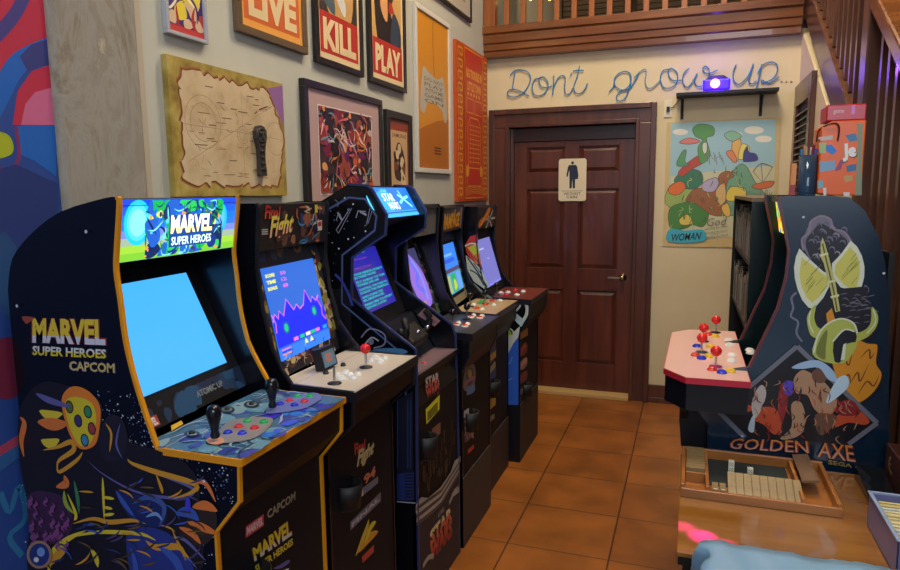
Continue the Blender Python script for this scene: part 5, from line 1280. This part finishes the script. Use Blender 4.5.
    for pts, c in (([(100, 300), (200, 280), (230, 300), (190, 320), (120, 318)], RO), ([(240, 310), (300, 290), (350, 320), (360, 400), (320, 410), (280, 370), (240, 350)], RO), ([(590, 380), (600, 330), (680, 300), (740, 350), (720, 370), (650, 360)], RO), ([(580, 290), (660, 260), (700, 320), (620, 330)], RD2), ([(350, 200), (380, 190), (385, 260), (360, 360), (340, 300)], RD2),
                   ([(410, 170), (450, 130), (510, 160), (560, 200), (600, 270), (560, 340), (500, 300), (470, 240), (420, 230)], TN), ([(400, 280), (440, 270), (460, 330), (450, 400), (400, 430), (350, 430), (400, 380)], TN), ([(500, 330), (560, 320), (600, 340), (560, 400), (520, 410)], TD), ([(490, 140), (530, 120), (560, 150), (540, 185), (500, 180)], TD),
                   ([(400, 120), (450, 95), (520, 88), (580, 130), (600, 180), (560, 170), (520, 120), (450, 125)], PB), ([(600, 170), (640, 155), (650, 200), (600, 250), (560, 275), (555, 255)], P((190, 214, 230), .35)), ([(240, 230), (270, 195), (290, 230), (270, 300), (240, 340), (225, 290)], P((190, 176, 170), .35)), ([(225, 340), (240, 330), (235, 400), (210, 390)], P((180, 190, 200), .35)),
                   ([(110, 305), (160, 295), (180, 310), (130, 322)], PB), ([(130, 290), (160, 280), (170, 292), (140, 298)], P((80, 50, 120), .35)), ([(370, 180), (410, 185), (400, 240), (370, 230)], P((90, 70, 190), .35))):
        A.poly(pts, c, 4)
    for _ in range(110):
        a = random.uniform(230, 690); b = random.uniform(160, 420)
        if abs(a-430)*.95+0 > (b-30)*1.05: continue
        A.stroke([(a, b), (a+random.uniform(-16, 16), b+random.uniform(8, 22)), (a+random.uniform(-22, 22), b+random.uniform(22, 44))], 5, random.choice((DK2, DK2, RD2, TN, RO, P((40, 28, 30), .35))), 3, True)
    TI = P((206, 150, 110), .35); RDt = P((120, 34, 30), .35)
    A.text2('GOLDEN', [(140, 426), (474, 438), (482, 494), (116, 472)], P((206, 130, 60), .35), P((206, 156, 124), .35), .5, .0, 0, RDt, .05)
    A.text2('AXE', [(520, 442), (668, 458), (682, 532), (510, 508)], P((206, 130, 60), .35), P((206, 156, 124), .35), .5, .0, 0, RDt, .05)
    A.text('SEGA', [(560, 520), (665, 540), (665, 556), (560, 540)], P((150, 120, 60), .35), .03)
    A.M = None
    for (u, v) in ((803, 217), (883, 273), (742, 435)): A.ell(A.px(u, v), .004, .004, P((190, 192, 200)), 10)
BLUSHEEN = mat('black_panel_blue_sheen', (14, 38, 58), .22, spec=.8)  # black panel; blue reflection of the screens is put into the base colour
tile_side(rg, Y0, Y0+t, PRG, BLUSHEEN, mat('maroon_edge_trim', (96, 44, 52), .35), (9, 16), sideg)
tile_side(rg, Y1-t, Y1, PRG, mat('green_black_gloss_panel', (12, 32, 32), .25), mat('maroon_edge_trim', (96, 44, 52), .35), (9, 16))
a, b = Y0+t, Y1-t
mb = MB(); mb.prism([(.321, 1.44), (.300, 1.565), (.320, 1.565), (.341, 1.44)], 'y', a, b, G((230, 216, 60), 1.0))
A = Art(mb, (.321, b, 1.44), (0, -1, 0), (-.021, 0, .125)); A.w = b-a; A.h = .132; random.seed(5)
A.blobs(0, A.w, 0, A.h, 30, [G((60, 180, 120), 1.), G((60, 130, 220), 1.), G((240, 240, 200), 1.), G((230, 120, 50), 1.)], .01, .03); A.text('GOLDEN AXE', [(.08, .1), (.36, .1), (.36, .04), (.08, .04)], G((200, 60, 30), 1.), .04)
mb.build('marquee', rg)
mb = MB(); mb.prism([(.60, .1), (.60, 1.40), (.585, 1.40), (.585, .1)], 'y', a, b, BLACKM); mb.build('back_board', rg)
mb = MB(); mb.prism([(.28, 1.574), (.46, 1.568), (.507, 1.526), (.548, 1.448), (.582, 1.30), (.57, 1.30), (.53, 1.44), (.495, 1.51), (.455, 1.55), (.28, 1.556)], 'y', a, b, BLUSHEEN); mb.build('top_board', rg)
mb = MB(); mb.prism([(.30, 1.0), (.40, 1.43), (.412, 1.43), (.312, 1.0)], 'y', a, b, BLACK); mb.build('bezel', rg)
mb = MB(); mb.prism([(.319, 1.09), (.383, 1.366), (.386, 1.366), (.322, 1.09)], 'y', a+.04, b-.04, mat('dark_blue_screen', (20, 50, 90), .2, emit=.5)); o = mb.build('screen', rg); o.location.x = -.006
mb = MB()
DP = [(.24, Y0-.13), (.006, 2.226), (-.066, 2.325), (-.056, 2.945), (.016, 3.03), (.24, 3.04)]
DP = [(.20, 2.232), (.006, 2.226), (-.066, 2.325), (-.056, 2.945), (.016, 3.03), (.20, 3.04)]
mb.prism([(-0.0+x_, y_) for x_, y_ in DP][::-1], 'z', .978, .998, TRED)
A = Art(mb, (0, 0, .998), (1, 0, 0), (0, 1, 0)); cxd, cyd = .09, 2.63
A.poly([(cxd+(x_-cxd)*.985, cyd+(y_-cyd)*.99) for x_, y_ in DP], mat('pale_pink_deck', (214, 172, 160), .3))
mb.build('control_panel', rg)
mb = MB(); mb.prism([(cxd+(x_-cxd)*.96, cyd+(y_-cyd)*.97) for x_, y_ in DP][::-1], 'z', .885, .978, BLACK)
mb.prism([(.19, Y0+.02), (.02, Y0+.02), (.02, Y1-.02), (.19, Y1-.02)][::-1], 'z', .80, .885, BLACK); mb.build('control_box', rg)
mb = MB(); mb.box((.088, a, .28), (.10, b, .88), BLACK); mb.box((.048, a, 0), (.06, b, .28), BLACK); mb.box((.048, a, .26), (.1, b, .28), BLACK); mb.build('front_panel', rg)
mb = MB(); mb.prism([(.04, .62), (-.0, .70), (-.01, .80), (.085, .80), (.085, .62)], 'y', Y0+.04, Y1-.0, BLACK); mb.build('coin_bin', rg)
k5 = lambda a_, b_: onz(655+a_/5.7, 300+b_/5.7, .9985)
RBALL = mat('red_ball', (214, 34, 34), .2)
for (a_, b_, wm) in ((345, 186, BLACKM), (275, 236, BLACKM), (265, 298, mat('green_grey_washer', (70, 80, 70), .4)), (345, 380, mat('magenta_washer', (170, 40, 110), .4))):
    ball_stick(rg, k5(a_, b_), RBALL, h=.055, r=.0185, washer=wm)
for (a_, b_, m) in ((345, 210, BY), (314, 268, BY), (306, 323, BY), (430, 408, BY), (420, 233, BW), (425, 260, BW), (437, 318, BW), (438, 350, BW), (540, 290, BW), (545, 306, BW), (265, 335, BB), (238, 266, BB), (380, 416, BB), (303, 199, RB), (230, 317, RB), (325, 399, RB)):
    button(rg, k5(a_, b_), m, .0165)
TRSGN = 1; TRDIR = 1

# ---- rack of game cases behind it
root = empty('media_rack', (.35, 3.55, 0), 'tall black rack of game cases standing behind the right cabinet', 'rack')
mb = MB(); RX0, RX1, RY0, RY1 = .238, .55, 3.0, 4.2
mb.box((RX0, RY0, 0), (RX1, RY0+.02, 1.55), mat('green_black_gloss_panel', (12, 32, 32), .25)); mb.build('side_panel', root, .002)
mb = MB(); mb.box((RX0, RY1-.02, 0), (RX1, RY1, 1.55), BLACKM); mb.build('side_panel', root)
mb = MB(); mb.box((RX1-.01, RY0+.02, 0), (RX1, RY1-.02, 1.55), BLACKM); mb.build('back_board', root)
mb = MB(); mb.box((RX0, RY0, 1.55), (RX1, RY1, 1.565), mat('beige_board', (120, 104, 74), .5)); mb.build('top_board', root)
zsh = [.02, .34, .66, .98, 1.27]
for z_ in zsh:
    mb = MB(); mb.box((RX0+.01, RY0+.02, z_), (RX1-.01, RY1-.02, z_+.015), BLACKM); mb.build('shelf', root)
random.seed(17)
CC = [mat('white_spine', (150, 150, 150), .4), mat('black_spine', (20, 20, 22), .3), mat('grey_spine', (90, 92, 96), .4), mat('brown_spine', (100, 70, 50), .4), mat('black_spine', (20, 20, 22), .3), mat('cream_spine', (130, 126, 110), .4)]
CN = ['white', 'black', 'grey', 'brown', 'black', 'cream']; SHN = ['lowest', 'second', 'third', 'fourth', 'top']
for si in (3, 4):
    z_ = zsh[si]+.015; yy = RY0+.03; prev = 'side panel'; k = 0
    while yy < RY1-.08:
        w_ = random.choice((.014, .03, .022)); hh = random.uniform(.17, .24); ci = random.randrange(6)
        mb = MB(); mb.box((RX0+.012, yy, z_), (RX0+.16, yy+w_, z_+hh), CC[ci])
        mb.box((RX0+.010, yy+.002, z_+.02), (RX0+.012, yy+w_-.002, z_+hh-.03), CC[(ci+2) % 6])
        one(mb, 'game_case', 'game case among the dark and white spines on the %s shelf of the black rack' % SHN[si], 'game case', 'game cases on the %s rack shelf' % SHN[si], base=(RX0+.08, yy+w_/2, z_))
        yy += w_+.012+random.choice((0, 0, .02)); k += 1

# ---- things on top of the right cabinet
zt = 1.5785
root = empty('block_game_box', (.455, 2.50, zt), 'tall orange printed box with red lid on top of the right cabinet', 'box')
mb = MB(); OJ = P((228, 92, 0), .35)
x0, x1, ya_, yb_ = .383, .508, 2.44, 2.56
mb.prism([(x0, 1.585), (x0+.045, 1.577), (x1, 1.577), (x1, 1.812), (x0+.03, 1.812), (x0, 1.795)], 'y', ya_, yb_, OJ)
A = Art(mb, (0, ya_, 0), (1, 0, 0), (0, 0, 1)).crop(780, 90, 4.75)
for pts, c in (([(215, 262), (245, 258), (272, 290), (250, 308), (220, 290)], P((40, 120, 200))), ([(310, 215), (360, 205), (368, 240), (330, 246)], P((60, 120, 160))), ([(180, 225), (250, 215), (250, 235), (195, 242)], P((190, 180, 170))), ([(188, 340), (262, 335), (262, 378), (190, 390)], P((120, 160, 190))), ([(315, 360), (362, 350), (362, 382), (318, 390)], P((50, 110, 150))), ([(185, 250), (220, 250), (216, 300), (188, 300)], P((160, 180, 120))),
               ([(300, 410), (345, 405), (345, 430), (310, 440)], P((190, 150, 90))), ([(178, 430), (205, 430), (205, 460), (180, 470)], P((110, 170, 180))), ([(300, 486), (330, 486), (330, 505), (305, 505)], WH), ([(262, 380), (288, 330), (300, 340), (290, 375), (268, 385)], P((150, 60, 110))), ([(205, 465), (220, 465), (220, 505), (207, 505)], WH)):
    A.poly(pts, c)
A.poly([(368, 160), (392, 160), (388, 500), (355, 500), (370, 300)], P((130, 140, 110)))
A.text('Je', [(292, 258), (368, 250), (368, 340), (296, 348)], P((60, 40, 60)), .06); A.lay += .3; A.text('Je', [(294, 256), (364, 250), (364, 334), (298, 342)], P((230, 226, 214)), .06)
mb.build('carton', root, .004)
mb = MB(); mb.box((.396, 2.445, 1.812), (.507, 2.555, 1.862), P((186, 28, 50), .3))
A = Art(mb, (0, 2.445, 0), (1, 0, 0), (0, 0, 1)); A.text('game', [(.415, 1.845), (.445, 1.845), (.445, 1.832), (.415, 1.832)], P((220, 170, 170)), .02); A.quad((.465, 1.830), (.475, 1.858), P((206, 120, 190)))
mb.build('lid', root, .004)
mb = MB(); mb.tube(smooth([(x0+.048, ya_-.003, 1.75), (x0+.05, ya_-.008, 1.785), (x0+.04, ya_-.01, 1.803), (x0+.015, ya_-.008, 1.80), (x0-.003, ya_+.02, 1.785), (x0-.006, ya_+.03, 1.75)], 6), .0025, BLACKM, 6); mb.build('cord', root)
# pen jar
root = empty('pen_jar', (.358, 2.47, zt), 'clear dark jar holding pens beside the orange box', 'jar')
mb = MB(); mb.lathe((.356, 2.47, zt), [(.026, 0), (.027, .003), (.027, .13), (.025, .13), (.024, .006), (.001, .006)], mat('smoky_glass', (70, 100, 130), .08, trans=.6), 24); mb.build('glass', root)
mb = MB()
mb.lathe((.356, 2.47, zt+.007), [(.0225, 0), (.0225, .105), (.001, .107)], mat('dark_blue_contents', (14, 26, 44), .3), 20); mb.build('filling', root)
random.seed(6)
for k, c in enumerate(((40, 90, 190), (200, 200, 200), (196, 110, 50), (30, 120, 170), (180, 170, 120), (120, 30, 40))):
    aa = k*1.05; x_ = .356+.016*math.cos(aa); y_ = 2.47+.016*math.sin(aa)
    mb = MB(); mb.tube([(x_, y_, zt+.112), (x_+.006*math.cos(aa), y_+.006*math.sin(aa), zt+.15+.006*(k % 3))], .0045, P(c, .3), 8)
    one(mb, 'marker_pen', ['blue marker standing in the clear jar on the right cabinet', 'white marker standing in the clear jar on the right cabinet', 'orange marker standing in the clear jar on the right cabinet', 'teal marker standing in the clear jar on the right cabinet', 'beige marker standing in the clear jar on the right cabinet', 'dark red marker standing in the clear jar on the right cabinet'][k], 'pen', 'markers in the jar', base=(x_, y_, zt+.11))
mb = MB(); mb.box((.309, 2.475, zt), (.325, 2.51, zt+.105), P((210, 130, 60), .4)); mb.box((.308, 2.47, zt), (.324, 2.475, zt+.035), P((150, 30, 40), .4))
one(mb, 'small_carton', 'narrow orange and red carton left of the pen jar', 'carton', base=(.317, 2.49, zt), bevel=.001)

# ================================================================== TABLE
TZ = .70
root = empty('side_table', (.33, 2.0, 0), 'low glossy wooden table in the bottom right corner holding the tray', 'table')
mb = MB(); mb.box((.0, 1.66, TZ-.012), (.655, 2.325, TZ), WOODT); mb.build('tabletop', root, .002)
mb = MB(); mb.box((.003, 1.663, TZ-.035), (.652, 2.322, TZ-.012), BLACKM); mb.build('apron', root)
for (x_, y_) in ((.02, 1.68), (.62, 1.68), (.02, 2.29), (.62, 2.29)):
    mb = MB(); mb.box((x_, y_, 0), (x_+.03, y_+.03, TZ-.035), BLACKM); mb.build('leg', root)
# tray
tx0, tx1, ty0, ty1, tt = .004, .425, 1.985, 2.300, .012
root = empty('game_tray', (.21, 2.15, TZ), 'open wooden game tray with compartments on the low table', 'tray')
th = .036
for nm, A_, B_ in (('tray_side', (tx0, ty0, TZ), (tx1, ty0+tt, TZ+th*.75)), ('tray_side', (tx0, ty1-tt, TZ), (tx1, ty1, TZ+th+.004)), ('tray_side', (tx0, ty0+tt, TZ), (tx0+tt, ty1-tt, TZ+th)), ('tray_side', (tx1-tt, ty0+tt, TZ), (tx1, ty1-tt, TZ+th))):
    mb = MB(); mb.box(A_, B_, WOODX); mb.build(nm, root, .002)
mb = MB(); mb.box((tx0+tt, ty0+tt, TZ), (tx1-tt, ty1-tt, TZ+.006), WOODX); mb.build('tray_floor', root)
mb = MB(); mb.box((.085, ty0+.095, TZ+.006), (.318, ty1-tt, TZ+.009), mat('dark_green_felt', (32, 40, 40), .9)); o = mb.build('felt', root); o['label'] = 'dark felt lining'
for A_, B_ in (((.073, ty0+tt, TZ+.006), (.083, ty1-tt, TZ+th)), ((.326, ty0+tt, TZ+.006), (.336, ty1-tt, TZ+th)), ((.014+tx0, 2.09, TZ+.006), (.073, 2.098, TZ+.036))):
    mb = MB(); mb.box(A_, B_, WOODX); mb.build('divider', root, .001)
# tiles
k = 0
for i in range(9):                                   # stacked flat counters at the left compartment
    mb = MB(); mb.box((.018, 2.10+i*.0205, TZ+.007), (.072, 2.10+i*.0205+.019, TZ+.047), WOODL)
    one(mb, 'wooden_counter', 'pale wooden counter stood on edge in the left compartment of the tray', 'game counter', 'wooden counters in the left compartment', base=(.045, 2.12+i*.0215, TZ+.007))
for i in range(9):                                   # numbered flaps along the front
    x_ = .137+i*.0222
    mb = MB(); mb.obox((x_+.0095, 2.056, TZ+.029), (.0208, .009, .09), Matrix.Rotation(math.radians(-68), 3, 'X'), WOODL)
    one(mb, 'number_flap', 'pale wooden flap in the raised row along the front of the tray', 'game flap', 'raised flaps along the tray front', base=(x_+.0095, 2.052, TZ+.006))
for i in range(2):
    x_ = .093+i*.021
    mb = MB(); mb.box((x_, 2.025, TZ+.0065), (x_+.017, 2.08, TZ+.018), WOODL); mb.box((x_+.003, 2.028, TZ+.018), (x_+.014, 2.034, TZ+.0185), WH)
    one(mb, 'number_flap', 'flat lying wooden flap at the front left of the tray, %s one' % ('left', 'right')[i], 'game flap', 'lowered flaps at the front left', base=(x_+.008, 2.04, TZ+.0065))
mb = MB(); mb.obox((.362, 2.2, TZ+.05), (.045, .21, .007), Matrix.Rotation(math.radians(-10), 3, 'Y'), noisy('grey_brown_wood', [(.3, (104, 78, 56)), (.7, (128, 98, 72))], (12, 3, 12), .4))
one(mb, 'sliding_lid', 'grey brown wooden lid resting across the right compartments of the tray', 'lid', base=(.362, 2.2, TZ+.045))
DIE = mat('ivory_die', (220, 214, 190), .3)
for i, (u, v, zz) in enumerate(((731, 471, TZ+.009), (731, 471, TZ+.0265), (750, 473, TZ+.009))):
    c = onz(u, v, TZ+.009); s_ = .0085
    root = None
    mb = MB(); mb.box((c.x-s_, c.y-s_, zz), (c.x+s_, c.y+s_, zz+2*s_), DIE)
    for (a_, b_) in ((-.4, .4), (.4, -.4), (0, 0), (.4, .4), (-.4, -.4)): mb.lathe((c.x+a_*s_, c.y-s_-.0002, zz+s_+b_*s_), [(.0014, 0), (.0012, .0002)], BKI, 6, (0, -1, 0))
    one(mb, 'die', ['lower ivory die of the stacked pair on the felt', 'upper ivory die of the stacked pair on the felt', 'single ivory die lying to the right of the stacked pair'][i], 'die', 'dice in the tray', base=(c.x, c.y, zz), bevel=.0015)

# right end of the table: bin, stand, brown box
bxx = .480
mb = MB(); root = empty('card_bin', (.58, 1.8, TZ), 'pale blue plastic bin full of cream cards at the right picture edge', 'bin')
BP = mat('pale_blue_plastic', (112, 118, 168), .25)
zt2 = TZ+.092
by0, by1, bx1 = 1.70, 1.965, .645
for A_, B_ in (((bxx, by0, TZ), (bxx+.004, by1, zt2)), ((bx1, by0, TZ), (bx1+.004, by1, zt2)), ((bxx, by0, TZ), (bx1, by0+.004, zt2)), ((bxx, by1-.004, TZ), (bx1, by1, zt2)), ((bxx, by0, TZ), (bx1, by1, TZ+.004))):
    mb.box(A_, B_, BP)
mb.build('tub', root, .001)
mb = MB()
for A_, B_ in (((bxx-.004, by0-.004, zt2), (bxx+.005, by1+.004, zt2+.005)), ((bx1-.001, by0-.004, zt2), (bx1+.008, by1+.004, zt2+.005)), ((bxx+.005, by1-.004, zt2), (bx1, by1+.004, zt2+.005)), ((bxx+.005, by0-.004, zt2), (bx1, by0+.005, zt2+.005))): mb.box(A_, B_, mat('pale_blue_rim', (140, 160, 196), .2))
mb.build('rim', root, .001)
random.seed(14)
for i in range(18):
    c = random.choice(((206, 192, 128), (196, 180, 116), (214, 204, 160), (190, 200, 200)))
    y_ = by0+.012+i*.0132
    mb = MB(); mb.obox(((bxx+bx1)/2, y_, TZ+.043), (.135, .007, .072+.004*(i % 3)), Matrix.Rotation(math.radians(random.uniform(-4, 4)), 3, 'X'), P(c, .5))
    one(mb, 'card_pack', 'cream card pack filed upright in the pale blue bin', 'cards', 'card packs in the blue bin', base=((bxx+bx1)/2, y_, TZ+.006))
mb = MB(); root = empty('display_stand', (.57, 2.12, TZ), 'black glossy plastic stand behind the pale blue bin', 'stand')
mb.prism([(1.985, TZ), (2.29, TZ), (2.29, TZ+.045), (2.20, TZ+.03), (1.985, TZ+.008)], 'x', .515, .59, mat('black_gloss_plastic', (20, 22, 26), .08)); mb.build('tray', root, .002)
mb = MB(); 
for k in range(4): mb.lathe((.528, 2.04+k*.03, TZ+.017+.003*k), [(.006, 0), (.005, .004), (.001, .005)], CHROME, 10)
mb.build('knob', root)
root = empty('leather_box', (.625, 2.2, TZ), 'dark brown box with a gold mark behind the pale blue bin at the right edge', 'box')
mb = MB(); mb.box((.598, 2.02, TZ), (.654, 2.31, TZ+.12), noisy('dark_brown_leather', [(.3, (62, 32, 24)), (.7, (82, 44, 32))], (20, 20, 20), .4)); 
A = Art(mb, (.598, 2.31, TZ), (0, -1, 0), (0, 0, 1)); A.stroke([(.06, .095), (.045, .08), (.05, .06), (.075, .05), (.08, .055)], .008, P((176, 150, 96)), 4); A.stroke([(.05, .07), (.065, .075)], .006, P((176, 150, 96)), 3)
mb.build('case', root, .004)

# pale blue sheet covered bin in the foreground
random.seed(19)
root = empty('covered_bin', (.42, 1.35, 0), 'pale blue plastic sheet draped over a bin in front of the table', 'bin')
mb = MB(); mb.box((.08, 1.10, 0), (.60, 1.575, .75), mat('grey_bin_plastic', (96, 104, 118), .4)); mb.build('tub', root, .02)
mb = MB(); NX, NY = 60, 40; vs = []; fs = []
sx0_, sx1_, sy0_, sy1_ = .02, .70, 1.05, 1.60
def wob(a, b): return .006*math.sin(a*31+b*9)+.005*math.sin(a*17-b*23+1.3)+.003*math.sin(a*57+b*41)
for j in range(NY+1):
    for i in range(NX+1):
        a_ = i/NX; b_ = j/NY
        # unfolded coordinates: the sheet hangs over left, front and back edges
        s_ = a_*1.08-.22; t_ = b_*.93-.19
        x_ = .062+max(s_, 0)*.56/.86; y_ = 1.10+max(min(t_, .53), 0)*.92
        z_ = .778+wob(a_, b_)*.35
        if s_ < 0: x_ -= .0+.02*math.sqrt(min(-s_*6, 1)); z_ += s_*.9; x_ += wob(b_*2, a_)*1.6; 
        if t_ < 0: z_ += t_*.9; y_ -= .015+wob(a_*2, b_)*1.4
        if t_ > .53: z_ -= (t_-.53)*.9; y_ += .006+abs(wob(a_*2, b_))*.6
        vs.append((x_, y_, z_))
for j in range(NY):
    for i in range(NX):
        q = j*(NX+1)+i; fs.append([q, q+1, q+NX+2, q+NX+1])
mb.add(vs, fs, mat('pale_blue_plastic_sheet', (128, 168, 200), .3, trans=.1), True)
o = mb.build('sheet', root); s_ = o.modifiers.new('s', 'SOLIDIFY'); s_.thickness = .0015

# ================================================================== LIGHT
def area(name, loc, size, power, col, target, sy=None):
    l = bpy.data.lights.new(name, 'AREA'); l.energy = power; l.color = col; l.size = size
    if sy: l.shape = 'RECTANGLE'; l.size_y = sy
    o = bpy.data.objects.new(name, l); COL.objects.link(o); o.location = loc
    o.rotation_euler = (Vector(target)-Vector(loc)).to_track_quat('-Z', 'Y').to_euler()
    return o
area('added_ceiling_light', (-.2, 3.4, 4.5), .9, 75, (1, .80, .56), (-.3, 3.6, 0))  # warm area light put in out of view to light the aisle
area('added_ceiling_light_near', (-.1, 1.0, 4.5), .9, 42, (1, .90, .76), (-.4, 1.4, 0))  # second added light out of view, brightens the near end
area('window_daylight', (.6, -1.3, 2.6), 1.6, 40, (.80, .90, 1), (-.4, 3.0, 1.2))
area('loft_lamp', (.4, 7.0, 4.5), .5, 22, (1, .72, .42), (.2, 6.5, 2.8))
def spot(name, loc, target, power, col, ang, blend=.6, r=.05):
    l = bpy.data.lights.new(name, 'SPOT'); l.energy = power; l.color = col; l.spot_size = math.radians(ang); l.spot_blend = blend; l.shadow_soft_size = r
    o = bpy.data.objects.new(name, l); COL.objects.link(o); o.location = loc
    o.rotation_euler = (Vector(target)-Vector(loc)).to_track_quat('-Z', 'Y').to_euler()
spot('picture_spot', (-.5, 2.7, 4.3), (-1.5, 2.6, 2.4), 45, (1, .82, .56), 55)
l = bpy.data.lights.new('party_light', 'POINT'); l.energy = 2.0; l.color = (.16, .06, 1); l.shadow_soft_size = .03
o = bpy.data.objects.new('party_light', l); COL.objects.link(o); o.location = (lc[0]-.012, lc[1]-.09, 2.335)
spot('added_purple_spot', (.15, 2.1, 4.5), (.062, 1.76, .70), 9000, (.42, .01, 1), 1.2, .7, .01)  # unseen spots added at the ceiling to make the purple dots on the table
spot('added_purple_spot', (.15, 2.1, 4.5), (.015, 1.80, .70), 3000, (.42, .01, 1), .7, .6, .01)
spot('added_purple_spot', (.15, 2.1, 4.5), (.12, 1.735, .70), 3000, (.42, .01, 1), .6, .6, .01)
w = bpy.data.worlds.new('world'); S.world = w; w.use_nodes = True
w.node_tree.nodes['Background'].inputs[0].default_value = (.62, .72, .9, 1); w.node_tree.nodes['Background'].inputs[1].default_value = .35

# ================================================================== CAMERA
cam = bpy.data.cameras.new('camera'); co = bpy.data.objects.new('camera', cam); COL.objects.link(co)
cam.sensor_width = 36; cam.lens = 36*F/900; cam.clip_start = .02
# rows of world->camera: image x = right, image y = down, forward
right = Vector((_X.x, _Y.x, _Z.x)); down = Vector((_X.y, _Y.y, _Z.y)); fwd = Vector((_X.z, _Y.z, _Z.z))
M = Matrix((( right.x, -down.x, -fwd.x), (right.y, -down.y, -fwd.y), (right.z, -down.z, -fwd.z)))
co.matrix_world = Matrix.Translation(CAM) @ M.to_4x4()
S.camera = co
S.view_settings.view_transform = 'Standard'; S.view_settings.look = 'None'; S.view_settings.gamma = 1
S.view_settings.use_curve_mapping = False; S.view_settings.exposure = 0.3
S.cycles.use_denoising = True
S.cycles.max_bounces = 6
